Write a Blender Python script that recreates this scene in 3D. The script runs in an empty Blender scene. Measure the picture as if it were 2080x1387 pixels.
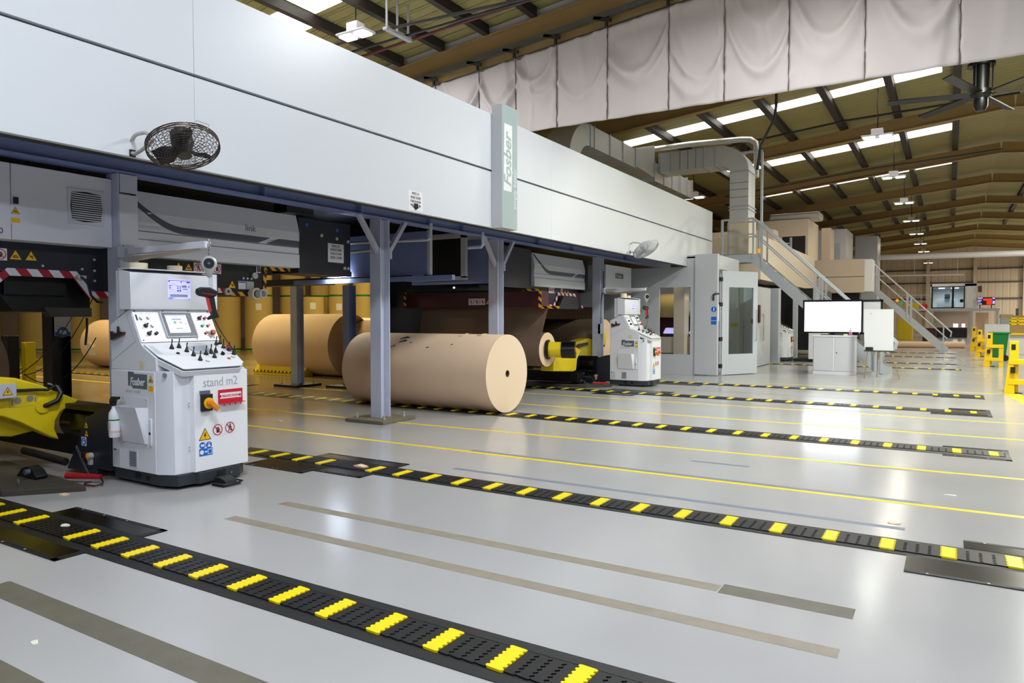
import bpy, bmesh, math, random
from math import sin, cos, pi, radians, sqrt, atan2, hypot
from mathutils import Vector, Matrix
random.seed(7)
S = bpy.context.scene
C = S.collection

# ------------------------------------------------------------------ camera
cam_d = bpy.data.cameras.new('camera'); cam = bpy.data.objects.new('camera', cam_d); C.objects.link(cam)
cam_d.sensor_width = 36.0; cam_d.lens = 36.0*1455/2080; cam_d.clip_end = 300
pit = math.atan(48/1455.); yaw = math.atan(890/1455.)
cam.location = (0, 0, 1.5); cam.rotation_euler = (pi/2 - pit, 0, yaw)
S.camera = cam
# ------------------------------------------------------------------ world, exposure
W = bpy.data.worlds.new('world'); S.world = W; W.use_nodes = True
bg = W.node_tree.nodes['Background']; bg.inputs[0].default_value = (0.40, 0.52, 1.0, 1); bg.inputs[1].default_value = 0.52
S.view_settings.view_transform = 'Standard'; S.view_settings.look = 'None'
S.view_settings.exposure = -1.88; S.view_settings.gamma = 1.0; S.view_settings.use_curve_mapping = False
S.cycles.max_bounces = 6; S.cycles.diffuse_bounces = 3; S.cycles.glossy_bounces = 3; S.cycles.sample_clamp_indirect = 6
LAMP_Z = 6.84
def area(name, loc, size, power, col, rot=(0, 0, 0), size_y=None, spread=None):
    l = bpy.data.lights.new(name, 'AREA'); l.energy = power; l.color = col; l.size = size
    if size_y: l.shape = 'RECTANGLE'; l.size_y = size_y
    if spread: l.spread = spread
    o = bpy.data.objects.new(name, l); o.location = loc; o.rotation_euler = rot; C.objects.link(o); return o
COOL = (0.80, 0.88, 1.0); BLU = (0.68, 0.77, 1.0); NEUT = (0.93, 0.97, 1.0); WARM = (1.0, 0.92, 0.76); GRN = (0.97, 1.0, 0.88); YEL = (1.0, 0.80, 0.40)
# high-bay lamps of the ceiling rows, plus unseen lamps added beside them as fill (most housings below)
for x, y, p, c in ((-1.94, -5.2, 800, COOL), (-1.94, 2.0, 1080, COOL), (-1.94, 9.2, 1200, NEUT), (1.7, 14.5, 2900, GRN), (2.6, 22.0, 1900, GRN), (-1.94, 23.9, 150, GRN),
                   (-1.94, 31.1, 200, WARM), (-1.94, 38.3, 300, WARM), (4.0, 31.0, 1900, WARM), (4.5, 45.0, 1900, WARM), (8.0, 52.7, 1700, WARM), (-1.94, 60.0, 300, WARM), (9.0, 67.1, 3600, WARM), (10.0, 78, 3600, WARM), (-12, 70, 2500, WARM),
                   (-9.72, 10.2, 700, NEUT), (-11.0, 3.0, 500, NEUT), (6.5, -4.0, 2700, BLU), (7.3, 6.0, 1300, NEUT), (7.3, 67.0, 2000, WARM)):  # BLU lamp behind the camera is added fill for the shaded faces
    area('lamp_light', (x, y, LAMP_Z - .06), .6, p, c, size_y=1.6)
# lamps in the paper store to the left
for x, y, p in ((-19.5, 5.5, 1300), (-18.5, 12.5, 1500), (-19, 19, 1500), (-19.5, 26, 1000)):
    area('lamp_light', (x, y, 6.6), 1.6, p, YEL, size_y=1.6)

# ------------------------------------------------------------------ materials
def lin(c):
    return tuple(((v/255.)/12.92 if v/255. <= .04045 else (((v/255.)+.055)/1.055)**2.4) for v in c) + (1,)
def mat(name, rgb, rough=.5, metal=0., var=.06, vscale=3., bump=0., bscale=40., spec=.5, emit=None, estr=0, alpha=None, rvar=0.):
    m = bpy.data.materials.new(name); m.use_nodes = True
    nt = m.node_tree; b = nt.nodes['Principled BSDF']; L = nt.links
    c = lin(rgb)
    b.inputs['Roughness'].default_value = rough; b.inputs['Metallic'].default_value = metal
    b.inputs['Specular IOR Level'].default_value = spec
    b.inputs['Base Color'].default_value = c
    tc = nt.nodes.new('ShaderNodeTexCoord')
    if var or rvar:
        nz = nt.nodes.new('ShaderNodeTexNoise'); nz.inputs['Scale'].default_value = vscale; nz.inputs['Detail'].default_value = 5
        L.new(tc.outputs['Object'], nz.inputs['Vector'])
        if var:
            mx = nt.nodes.new('ShaderNodeMix'); mx.data_type = 'RGBA'
            mx.inputs[6].default_value = tuple(v*(1-var) for v in c[:3])+(1,)
            mx.inputs[7].default_value = tuple(min(1, v*(1+var)) for v in c[:3])+(1,)
            L.new(nz.outputs['Fac'], mx.inputs[0]); L.new(mx.outputs[2], b.inputs['Base Color'])
        if rvar:
            mr = nt.nodes.new('ShaderNodeMapRange'); mr.inputs['To Min'].default_value = rough-rvar; mr.inputs['To Max'].default_value = rough+rvar
            L.new(nz.outputs['Fac'], mr.inputs['Value']); L.new(mr.outputs[0], b.inputs['Roughness'])
    if bump:
        n2 = nt.nodes.new('ShaderNodeTexNoise'); n2.inputs['Scale'].default_value = bscale; n2.inputs['Detail'].default_value = 3
        L.new(tc.outputs['Object'], n2.inputs['Vector'])
        bp = nt.nodes.new('ShaderNodeBump'); bp.inputs['Strength'].default_value = bump; bp.inputs['Distance'].default_value = .01
        L.new(n2.outputs['Fac'], bp.inputs['Height']); L.new(bp.outputs[0], b.inputs['Normal'])
    if emit:
        b.inputs['Emission Color'].default_value = lin(emit); b.inputs['Emission Strength'].default_value = estr
    if alpha is not None:
        b.inputs['Alpha'].default_value = alpha
    return m
def stripes(name, c1, c2, period=.09, rough=.45, direction=(1, 1, 1), duty=.5):
    m = bpy.data.materials.new(name); m.use_nodes = True; nt = m.node_tree; b = nt.nodes['Principled BSDF']; L = nt.links
    tc = nt.nodes.new('ShaderNodeTexCoord'); d = nt.nodes.new('ShaderNodeVectorMath'); d.operation = 'DOT_PRODUCT'
    d.inputs[1].default_value = tuple(v/period for v in direction); L.new(tc.outputs['Object'], d.inputs[0])
    fr = nt.nodes.new('ShaderNodeMath'); fr.operation = 'FRACT'; L.new(d.outputs['Value'], fr.inputs[0])
    gt = nt.nodes.new('ShaderNodeMath'); gt.operation = 'GREATER_THAN'; gt.inputs[1].default_value = duty; L.new(fr.outputs[0], gt.inputs[0])
    mx = nt.nodes.new('ShaderNodeMix'); mx.data_type = 'RGBA'; mx.inputs[6].default_value = lin(c1); mx.inputs[7].default_value = lin(c2)
    L.new(gt.outputs[0], mx.inputs[0]); L.new(mx.outputs[2], b.inputs['Base Color']); b.inputs['Roughness'].default_value = rough
    return m
def glass(name, tint=(225, 235, 235), rough=.03, mixf=.82):
    m = bpy.data.materials.new(name); m.use_nodes = True; nt = m.node_tree; nt.nodes.clear()
    out = nt.nodes.new('ShaderNodeOutputMaterial'); tr = nt.nodes.new('ShaderNodeBsdfTransparent'); gl = nt.nodes.new('ShaderNodeBsdfGlossy')
    tr.inputs[0].default_value = lin(tint); gl.inputs['Roughness'].default_value = rough; gl.inputs[0].default_value = (.8, .85, .85, 1)
    fz = nt.nodes.new('ShaderNodeMath'); fz.operation = 'MULTIPLY'; f0 = nt.nodes.new('ShaderNodeFresnel'); f0.inputs[0].default_value = 1.45; ge = nt.nodes.new('ShaderNodeNewGeometry'); iv_ = nt.nodes.new('ShaderNodeMath'); iv_.operation = 'SUBTRACT'; iv_.inputs[0].default_value = 1; nt.links.new(ge.outputs['Backfacing'], iv_.inputs[1]); nt.links.new(f0.outputs[0], fz.inputs[0]); nt.links.new(iv_.outputs[0], fz.inputs[1])
    mx = nt.nodes.new('ShaderNodeMixShader'); nt.links.new(fz.outputs[0], mx.inputs[0]); nt.links.new(tr.outputs[0], mx.inputs[1]); nt.links.new(gl.outputs[0], mx.inputs[2])
    nt.links.new(mx.outputs[0], out.inputs[0]); return m
M = {}
def mk(k, *a, **kw): M[k] = mat(k, *a, **kw)
mk('facade', (219, 222, 225), .32, var=.015, vscale=1.2)
mk('white', (238, 239, 243), .35, var=.02)
mk('panelwhite', (246, 247, 248), .3, var=.01)
mk('offwhite', (220, 221, 225), .4, var=.03)
mk('cream', (236, 222, 198), .45, var=.03)
mk('creamdark', (208, 190, 168), .5, var=.04)
mk('steelblue', (206, 210, 226), .35, var=.05)
mk('steelgrey', (190, 195, 202), .35, var=.05)
mk('paleblue', (128, 142, 190), .4, var=.04)
mk('greypanel', (196, 199, 204), .4, var=.03)
mk('signgrey', (164, 180, 176), .4, var=.02)
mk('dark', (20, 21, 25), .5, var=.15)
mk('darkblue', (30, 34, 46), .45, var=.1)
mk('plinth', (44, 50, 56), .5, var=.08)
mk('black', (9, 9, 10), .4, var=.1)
mk('rubber', (16, 16, 17), .55, var=.2, vscale=9)
mk('blackgloss', (6, 6, 7), .25, var=.2, rvar=.08)
mk('link', (13, 13, 14), .45, var=.25, vscale=20)
mk('borderstrip', (21, 22, 22), .5, var=.45, vscale=60, bump=.3, bscale=120)
mk('yellowslat', (255, 222, 6), .38, var=.05, vscale=12)
mk('yellow', (232, 203, 16), .42, var=.08, vscale=6)
mk('safetyyellow', (250, 205, 4), .4, var=.05)
mk('lineyellow', (255, 218, 0), .35, var=.12, vscale=14)
mk('kraft', (238, 206, 172), .75, var=.04, vscale=2.5, bump=.05, bscale=90)
mk('kraftend', (214, 182, 140), .8, var=.03, vscale=14)
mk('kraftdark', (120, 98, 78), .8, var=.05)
mk('storepaper', (208, 182, 112), .8, var=.06, vscale=2.)
mk('storeend', (196, 162, 92), .8, var=.06)
mk('core', (86, 60, 40), .8)
mk('tape', (236, 220, 172), .6, var=.05)
mk('masking', (240, 226, 190), .6, var=.03)
mk('red', (170, 22, 32), .4, var=.05)
mk('darkred', (66, 6, 14), .5, var=.1)
mk('brightred', (225, 40, 30), .35, var=.03)
mk('orange', (232, 140, 18), .35, var=.05)
mk('signyellow', (250, 190, 10), .45, var=.02)
mk('signwhite', (240, 240, 240), .45, var=.01)
mk('signblue', (10, 105, 200), .45, var=.02)
mk('signred', (200, 20, 40), .45, var=.02)
mk('ink', (16, 16, 18), .5, var=0)
mk('greyink', (178, 181, 187), .5, var=0)
mk('logogrey', (92, 104, 116), .4, var=.02)
mk('stripegrey', (84, 92, 104), .4, var=.03)
mk('chrome', (190, 190, 192), .22, metal=1., var=.05)
mk('galvlit', (228, 230, 230), .4, metal=.15, var=.06, vscale=4)  # galvanised steel lightened to paint the light falling on the duct riser
mk('baseplate', (112, 104, 84), .7, var=.25, vscale=9, bump=.2)
mk('galv', (205, 205, 200), .42, metal=.45, var=.12, vscale=5, rvar=.1)
mk('wirebrown', (78, 68, 56), .4, metal=.5, var=.2, vscale=30)
mk('brownsteel', (158, 130, 80), .55, var=.1, vscale=2)
mk('purlin', (34, 27, 20), .6, var=.15)
mk('railsteel', (70, 68, 60), .5, var=.1)
mk('infill', (196, 194, 196), .6, var=.04)
mk('curtain', (198, 189, 186), .7, var=.06, vscale=.8, bump=.06, bscale=25)
mk('seam', (92, 82, 76), .8)
mk('concrete', (66, 61, 50), .85, var=.25, vscale=8, bump=.3, bscale=40)
mk('darkstrip', (104, 100, 86), .45, var=.25, vscale=9, bump=.1, bscale=80)
mk('strip', (146, 137, 120), .42, var=.22, vscale=9, bump=.1, bscale=80)
mk('greystrip', (128, 134, 146), .4, var=.15, vscale=10)
mk('green', (0, 128, 48), .4, var=.06)
mk('greenlit', (40, 190, 110), .35, var=.03)
mk('tread', (120, 128, 134), .5, var=.08)
mk('clearplastic', (235, 236, 240), .3, var=.02)
mk('pinkfluid', (226, 120, 170), .2, var=.05)
mk('cardwhite', (232, 226, 206), .8, var=.06, vscale=30)
mk('glowwhite', (255, 255, 255), .4, var=0, emit=(255, 255, 255), estr=9)
mk('skylight', (255, 250, 245), .5, var=0, emit=(255, 250, 246), estr=18)
mk('ledstrip', (255, 255, 255), .4, var=0, emit=(225, 240, 255), estr=110)
mk('tvscreen', (255, 255, 255), .2, var=0, emit=(240, 244, 255), estr=16)
mk('lcdblue', (190, 190, 250), .25, var=0, emit=(196, 194, 255), estr=2.4)
mk('lcdwhite', (225, 228, 235), .25, var=0, emit=(225, 230, 240), estr=1.8)
mk('lcdgrey', (160, 176, 184), .3, var=.02)
mk('uiblue', (60, 60, 190), .4, var=0); mk('uigrey', (150, 160, 190), .4, var=0); mk('uiteal', (110, 190, 180), .4, var=0); mk('uipink', (232, 190, 176), .4, var=0)
mk('redled', (255, 40, 20), .4, var=0, emit=(255, 45, 20), estr=4)
mk('violetled', (180, 160, 255), .4, var=0, emit=(180, 165, 255), estr=4)
mk('amberlit', (255, 180, 10), .4, var=0, emit=(255, 170, 10), estr=1.2)
mk('pilot', (240, 245, 255), .4, var=0, emit=(220, 230, 255), estr=6)
M['hazard'] = stripes('hazard', (16, 15, 14), (236, 168, 22), .11, direction=(.6, .8, .8))
M['redwhite'] = stripes('redwhite', (168, 20, 34), (238, 238, 242), .19, direction=(0, 1, .75))
M['hazardfine'] = stripes('hazardfine', (18, 17, 16), (240, 205, 20), .14, direction=(1, 0, .35), duty=.4)
M['glass'] = glass('glass')

def floor_material():
    m = bpy.data.materials.new('painted_floor'); m.use_nodes = True; nt = m.node_tree; L = nt.links; b = nt.nodes['Principled BSDF']
    tc = nt.nodes.new('ShaderNodeTexCoord')
    n1 = nt.nodes.new('ShaderNodeTexNoise'); n1.inputs['Scale'].default_value = .55; n1.inputs['Detail'].default_value = 6; L.new(tc.outputs['Object'], n1.inputs['Vector'])
    mx = nt.nodes.new('ShaderNodeMix'); mx.data_type = 'RGBA'; mx.inputs[6].default_value = lin((165, 164, 163)); mx.inputs[7].default_value = lin((186, 185, 182)); L.new(n1.outputs['Fac'], mx.inputs[0])
    # worn brown concrete of the paper store, spread under the machine to paint its shade
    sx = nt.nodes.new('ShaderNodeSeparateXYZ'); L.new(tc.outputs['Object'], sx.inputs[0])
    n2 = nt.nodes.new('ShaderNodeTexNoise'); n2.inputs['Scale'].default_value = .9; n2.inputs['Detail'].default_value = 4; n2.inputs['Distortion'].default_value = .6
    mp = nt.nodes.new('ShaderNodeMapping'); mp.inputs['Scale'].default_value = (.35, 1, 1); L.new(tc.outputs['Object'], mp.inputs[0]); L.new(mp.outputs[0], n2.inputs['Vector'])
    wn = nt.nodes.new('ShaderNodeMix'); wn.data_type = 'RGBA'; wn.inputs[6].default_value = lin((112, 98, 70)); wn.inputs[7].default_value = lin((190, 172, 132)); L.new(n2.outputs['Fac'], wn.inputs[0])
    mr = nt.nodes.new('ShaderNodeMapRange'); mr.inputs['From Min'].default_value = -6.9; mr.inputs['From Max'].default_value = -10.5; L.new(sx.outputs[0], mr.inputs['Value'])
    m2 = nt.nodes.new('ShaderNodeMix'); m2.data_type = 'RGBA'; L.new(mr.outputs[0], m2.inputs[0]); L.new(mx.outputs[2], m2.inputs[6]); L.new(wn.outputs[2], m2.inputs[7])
    # small chips and scuffs
    n3 = nt.nodes.new('ShaderNodeTexNoise'); n3.inputs['Scale'].default_value = 5.5; n3.inputs['Detail'].default_value = 8; n3.inputs['Roughness'].default_value = .7; L.new(tc.outputs['Object'], n3.inputs['Vector'])
    r3 = nt.nodes.new('ShaderNodeMapRange'); r3.inputs['From Min'].default_value = .735; r3.inputs['From Max'].default_value = .75; L.new(n3.outputs['Fac'], r3.inputs['Value'])
    m3 = nt.nodes.new('ShaderNodeMix'); m3.data_type = 'RGBA'; m3.inputs[7].default_value = lin((122, 112, 96)); L.new(r3.outputs[0], m3.inputs[0]); L.new(m2.outputs[2], m3.inputs[6])
    L.new(m3.outputs[2], b.inputs['Base Color'])
    rr = nt.nodes.new('ShaderNodeMapRange'); rr.inputs['To Min'].default_value = .12; rr.inputs['To Max'].default_value = .23; b.inputs['Specular IOR Level'].default_value = .42; L.new(n1.outputs['Fac'], rr.inputs['Value']); L.new(rr.outputs[0], b.inputs['Roughness'])
    n4 = nt.nodes.new('ShaderNodeTexNoise'); n4.inputs['Scale'].default_value = 7; n4.inputs['Detail'].default_value = 4; L.new(tc.outputs['Object'], n4.inputs['Vector'])
    bp = nt.nodes.new('ShaderNodeBump'); bp.inputs['Strength'].default_value = .08; bp.inputs['Distance'].default_value = .006; L.new(n4.outputs['Fac'], bp.inputs['Height']); L.new(bp.outputs[0], b.inputs['Normal'])
    return m
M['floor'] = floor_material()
def ribbed(name, rgb, period, axis, rough=.55, depth=.02, var=.1):
    m = mat(name, rgb, rough, var=var, vscale=.7); nt = m.node_tree; b = nt.nodes['Principled BSDF']; L = nt.links
    tc = nt.nodes.new('ShaderNodeTexCoord'); sx = nt.nodes.new('ShaderNodeSeparateXYZ'); L.new(tc.outputs['Object'], sx.inputs[0])
    mu = nt.nodes.new('ShaderNodeMath'); mu.operation = 'MULTIPLY'; mu.inputs[1].default_value = 1/period; L.new(sx.outputs[axis], mu.inputs[0])
    fr = nt.nodes.new('ShaderNodeMath'); fr.operation = 'FRACT'; L.new(mu.outputs[0], fr.inputs[0])
    pp = nt.nodes.new('ShaderNodeMath'); pp.operation = 'PINGPONG'; pp.inputs[1].default_value = .5; L.new(fr.outputs[0], pp.inputs[0])
    st = nt.nodes.new('ShaderNodeMapRange'); st.interpolation_type = 'SMOOTHSTEP'; st.inputs['From Min'].default_value = .08; st.inputs['From Max'].default_value = .16; L.new(pp.outputs[0], st.inputs['Value'])
    bp = nt.nodes.new('ShaderNodeBump'); bp.inputs['Strength'].default_value = 1.; bp.inputs['Distance'].default_value = depth; L.new(st.outputs[0], bp.inputs['Height']); L.new(bp.outputs[0], b.inputs['Normal'])
    return m
M['roof'] = ribbed('roof_sheet', (150, 140, 86), .33, 1, depth=.05)
M['farwall'] = ribbed('far_cladding', (206, 190, 172), .6, 0, depth=.02)
M['reelend'] = M['kraftend']
def ring_material():
    m = mat('wound_paper_end', (216, 184, 142), .8, var=0); nt = m.node_tree; b = nt.nodes['Principled BSDF']; L = nt.links
    tc = nt.nodes.new('ShaderNodeTexCoord'); wv = nt.nodes.new('ShaderNodeTexWave'); wv.wave_type = 'RINGS'; wv.rings_direction = 'X'
    wv.inputs['Scale'].default_value = 9; wv.inputs['Distortion'].default_value = .6; wv.inputs['Detail'].default_value = 2; L.new(tc.outputs['Object'], wv.inputs['Vector'])
    mx = nt.nodes.new('ShaderNodeMix'); mx.data_type = 'RGBA'; mx.inputs[6].default_value = lin((234, 206, 172)); mx.inputs[7].default_value = lin((242, 218, 188)); L.new(wv.outputs['Fac'], mx.inputs[0]); L.new(mx.outputs[2], b.inputs['Base Color'])
    return m
M['ringend'] = ring_material()

# ------------------------------------------------------------------ mesh builder
ORIG = {}
class Fr:   # a local frame: origin, u (across), v (up), n (out)
    def __init__(s, o, u, v):
        s.o = Vector(o); s.u = Vector(u).normalized(); s.v = Vector(v).normalized(); s.n = s.u.cross(s.v).normalized()
    def p(s, a, b, c=0): return s.o + s.u*a + s.v*b + s.n*c
    def at(s, a, b, c=0): return Fr(s.p(a, b, c), s.u, s.v)
class MB:
    def __init__(s): s.v = []; s.f = []; s.m = []; s.mi = 0
    def mat(s, i): s.mi = i; return s
    def add(s, vs, fs):
        k = len(s.v); s.v += [Vector(v) for v in vs]
        for f in fs: s.f.append([i+k for i in f]); s.m.append(s.mi)
        return s
    def box(s, a, b):
        x0, y0, z0 = [min(a[i], b[i]) for i in range(3)]; x1, y1, z1 = [max(a[i], b[i]) for i in range(3)]
        return s.add([(x0,y0,z0),(x1,y0,z0),(x1,y1,z0),(x0,y1,z0),(x0,y0,z1),(x1,y0,z1),(x1,y1,z1),(x0,y1,z1)],
                     [(0,3,2,1),(4,5,6,7),(0,1,5,4),(1,2,6,5),(2,3,7,6),(3,0,4,7)])
    def fbox(s, F, a0, a1, b0, b1, c0, c1):
        return s.add([F.p(a,b,c) for c in (c0,c1) for a,b in ((a0,b0),(a1,b0),(a1,b1),(a0,b1))],
                     [(0,3,2,1),(4,5,6,7),(0,1,5,4),(1,2,6,5),(2,3,7,6),(3,0,4,7)])
    def prism(s, F, poly, c0, c1):
        n = len(poly); vs = [F.p(a,b,c0) for a,b in poly]+[F.p(a,b,c1) for a,b in poly]
        ar = sum(poly[i][0]*poly[(i+1)%n][1]-poly[(i+1)%n][0]*poly[i][1] for i in range(n))
        fs = [list(range(n-1,-1,-1)), list(range(n,2*n))]+[(i,(i+1)%n,n+(i+1)%n,n+i) for i in range(n)]
        if (ar < 0) != (c1 < c0): fs = [list(reversed(f)) for f in fs]
        return s.add(vs, fs)
    def cyl(s, p0, p1, r0, r1=None, n=24, caps=True):
        p0 = Vector(p0); p1 = Vector(p1); r1 = r0 if r1 is None else r1
        d = (p1-p0).normalized(); u = d.orthogonal().normalized(); w = d.cross(u)
        vs = [p0+(u*cos(2*pi*i/n)+w*sin(2*pi*i/n))*r0 for i in range(n)]+[p1+(u*cos(2*pi*i/n)+w*sin(2*pi*i/n))*r1 for i in range(n)]
        fs = [(i,(i+1)%n,n+(i+1)%n,n+i) for i in range(n)]
        if caps: fs += [list(range(n-1,-1,-1)), list(range(n,2*n))]
        return s.add(vs, fs)
    def lathe(s, p0, d, prof, n=32):   # prof: (distance along d, radius)
        p0 = Vector(p0); d = Vector(d).normalized(); u = d.orthogonal().normalized(); w = d.cross(u); vs = []; fs = []
        for h, r in prof: vs += [p0+d*h+(u*cos(2*pi*i/n)+w*sin(2*pi*i/n))*r for i in range(n)]
        for k in range(len(prof)-1): fs += [(k*n+i, k*n+(i+1)%n, (k+1)*n+(i+1)%n, (k+1)*n+i) for i in range(n)]
        fs += [list(range(n-1,-1,-1)), list(range((len(prof)-1)*n, len(prof)*n))]
        return s.add(vs, fs)
    def ringcyl(s, p0, p1, r, ri, n=48):  # hollow cylinder
        p0 = Vector(p0); p1 = Vector(p1); d = (p1-p0).normalized(); u = d.orthogonal().normalized(); w = d.cross(u)
        R = lambda p, q: [p+(u*cos(2*pi*i/n)+w*sin(2*pi*i/n))*q for i in range(n)]
        vs = R(p0,r)+R(p1,r)+R(p1,ri)+R(p0,ri); fs = []
        for k in range(4):
            for i in range(n): fs.append((k*n+i, k*n+(i+1)%n, ((k+1)%4)*n+(i+1)%n, ((k+1)%4)*n+i))
        return s.add(vs, fs)
    def tube(s, pts, r, n=8, closed=False):
        pts = [Vector(p) for p in pts]; N = len(pts); vs = []; fs = []
        up = None
        for i, p in enumerate(pts):
            a = pts[(i-1)%N] if (closed or i > 0) else p; b = pts[(i+1)%N] if (closed or i < N-1) else p
            d = (b-a).normalized()
            if up is None: up = d.orthogonal().normalized()
            up = (up - d*up.dot(d)).normalized() if (up - d*up.dot(d)).length > 1e-5 else d.orthogonal().normalized()
            w = d.cross(up)
            vs += [p+(up*cos(2*pi*j/n)+w*sin(2*pi*j/n))*r for j in range(n)]
        for i in range(N if closed else N-1):
            k = (i+1)%N
            fs += [(i*n+j, i*n+(j+1)%n, k*n+(j+1)%n, k*n+j) for j in range(n)]
        if not closed: fs += [list(range(n-1,-1,-1)), list(range((N-1)*n, N*n))]
        return s.add(vs, fs)
    def ball(s, c, r, n=16, m=8, sc=(1,1,1)):
        c = Vector(c); vs = [c+Vector((0,0,r*sc[2]))]; fs = []
        for i in range(1, m):
            t = pi*i/m
            vs += [c+Vector((r*sc[0]*sin(t)*cos(2*pi*j/n), r*sc[1]*sin(t)*sin(2*pi*j/n), r*sc[2]*cos(t))) for j in range(n)]
        vs.append(c-Vector((0,0,r*sc[2])))
        for j in range(n): fs.append((0, 1+j, 1+(j+1)%n))
        for i in range(m-2):
            for j in range(n): fs.append((1+i*n+j, 1+(i+1)*n+j, 1+(i+1)*n+(j+1)%n, 1+i*n+(j+1)%n))
        b = len(vs)-1; k = 1+(m-2)*n
        for j in range(n): fs.append((b, k+(j+1)%n, k+j))
        return s.add(vs, fs)
    def ibeam(s, F, h, w, L, tf=.02, tw=.012):  # section in F's u (w), v (h); runs along n for L, bottom at v=0
        s.fbox(F, -w/2, w/2, 0, tf, 0, L); s.fbox(F, -w/2, w/2, h-tf, h, 0, L); s.fbox(F, -tw/2, tw/2, tf, h-tf, 0, L); return s
    def build(s, name, mats, parent=None, origin=None, smooth=True, bevel=0, label=None):
        if isinstance(mats, str): mats = [mats]
        if parent is not None: o = ORIG[parent.name]
        elif origin is not None: o = Vector(origin)
        else:
            xs = [v.x for v in s.v]; ys = [v.y for v in s.v]; zs = [v.z for v in s.v]
            o = Vector(((min(xs)+max(xs))/2, (min(ys)+max(ys))/2, min(zs)))
        me = bpy.data.meshes.new(name); me.from_pydata([tuple(v-o) for v in s.v], [], s.f)
        for k in mats: me.materials.append(M[k] if isinstance(k, str) else k)
        me.polygons.foreach_set('material_index', s.m)
        if smooth: me.shade_smooth(); me.set_sharp_from_angle(angle=radians(32))
        me.update(); ob = bpy.data.objects.new(name, me); C.objects.link(ob)
        if parent is not None: ob.parent = parent; ORIG[ob.name] = o
        else: ob.location = o; ORIG[ob.name] = o
        if bevel:
            bv = ob.modifiers.new('bevel', 'BEVEL'); bv.width = bevel; bv.segments = 2; bv.limit_method = 'ANGLE'; bv.angle_limit = radians(40)
        if label: ob['label'] = label
        return ob
def tag(o, label, cat, group=None, kind=None):
    o['label'] = label; o['category'] = cat
    if group: o['group'] = group
    if kind: o['kind'] = kind
    return o
def struct(o): o['kind'] = 'structure'; return o
def thing(name, loc, label=None, cat=None, group=None):
    o = bpy.data.objects.new(name, None); o.empty_display_size = .1; C.objects.link(o); o.location = loc; ORIG[o.name] = Vector(loc)
    if label: tag(o, label, cat, group)
    return o
def kids(o): return [c for c in C.objects if c.parent == o]
def copy_tree(o, delta=(0,0,0), parent=None, skip=()):
    c = o.copy(); C.objects.link(c)
    if parent: c.parent = parent
    else: c.location = Vector(o.location)+Vector(delta)
    for ch in kids(o):
        if ch.name.split('.')[0] in skip: continue
        copy_tree(ch, parent=c, skip=skip)
    return c
def text(name, s, F, size, m, parent=None, align='LEFT', shear=0., bold=0., ext=.0008, sx=1., origin=None):
    cu = bpy.data.curves.new(name, 'FONT'); cu.body = s; cu.size = size; cu.align_x = align; cu.align_y = 'BOTTOM_BASELINE'
    cu.shear = shear; cu.offset = bold*size; cu.extrude = ext; cu.resolution_u = 3
    tmp = bpy.data.objects.new('tmp_text', cu); C.objects.link(tmp)
    dg = bpy.context.evaluated_depsgraph_get(); me = bpy.data.meshes.new_from_object(tmp.evaluated_get(dg))
    bpy.data.objects.remove(tmp); bpy.data.curves.remove(cu)
    o = ORIG[parent.name] if parent is not None else (Vector(origin) if origin else F.o)
    for v in me.vertices: v.co = F.p(v.co.x*sx, v.co.y, v.co.z+ext) - o
    me.materials.clear(); me.materials.append(M[m]); me.name = name
    ob = bpy.data.objects.new(name, me); C.objects.link(ob)
    if parent is not None: ob.parent = parent
    else: ob.location = o
    ORIG[ob.name] = o
    return ob
X_, Y_, Z_ = Vector((1,0,0)), Vector((0,1,0)), Vector((0,0,1))
# faces: plus_x faces the aisle (u = +y), minus_y faces the camera side (u = +x)
def face_x(x, y, z): return Fr((x,y,z), (0,1,0), (0,0,1))      # n = +x
def face_my(x, y, z): return Fr((x,y,z), (1,0,0), (0,0,1))     # n = -y
# ---- stickers
def tri_poly(w): return [(-w/2, 0), (w/2, 0), (0, w*.866)]
def circ(r, n=24, cx=0, cy=0): return [(cx+r*cos(2*pi*i/n), cy+r*sin(2*pi*i/n)) for i in range(n)]
def warn_tri(F, w, parent, sym='bolt', name='warning_sign'):
    b = MB(); e = .0012
    b.mat(0).prism(F, tri_poly(w), 0, e)
    k = w*.84; b.mat(1).prism(F.at(0, w*.045), tri_poly(k), e, 2*e)
    G = F.at(0, w*.32, 0); q = w*.2; b.mat(0)
    if sym == 'bolt': b.prism(G, [(.05*q,1.1*q),(-.55*q,-.1*q),(-.05*q,-.05*q),(-.25*q,-1.0*q),(.5*q,.3*q),(.05*q,.25*q),(.4*q,1.1*q)], 2*e, 3*e)
    elif sym == 'hand':
        b.prism(G, [(-1.1*q,-.7*q),(1.1*q,-.7*q),(1.1*q,-.35*q),(-1.1*q,-.35*q)], 2*e, 3*e)
        b.prism(G, [(-.9*q,.1*q),(.2*q,.35*q),(.8*q,.0*q),(.7*q,-.2*q),(.1*q,-.05*q),(-.9*q,-.25*q)], 2*e, 3*e)
    else:
        b.prism(G, [(-.9*q,.6*q),(-.6*q,.8*q),(.9*q,-.5*q),(.6*q,-.75*q)], 2*e, 3*e); b.prism(G, circ(.3*q, 12, .4*q, .35*q), 2*e, 3*e)
    return b.build(name, ['ink', 'signyellow'], parent, smooth=False)
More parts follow.
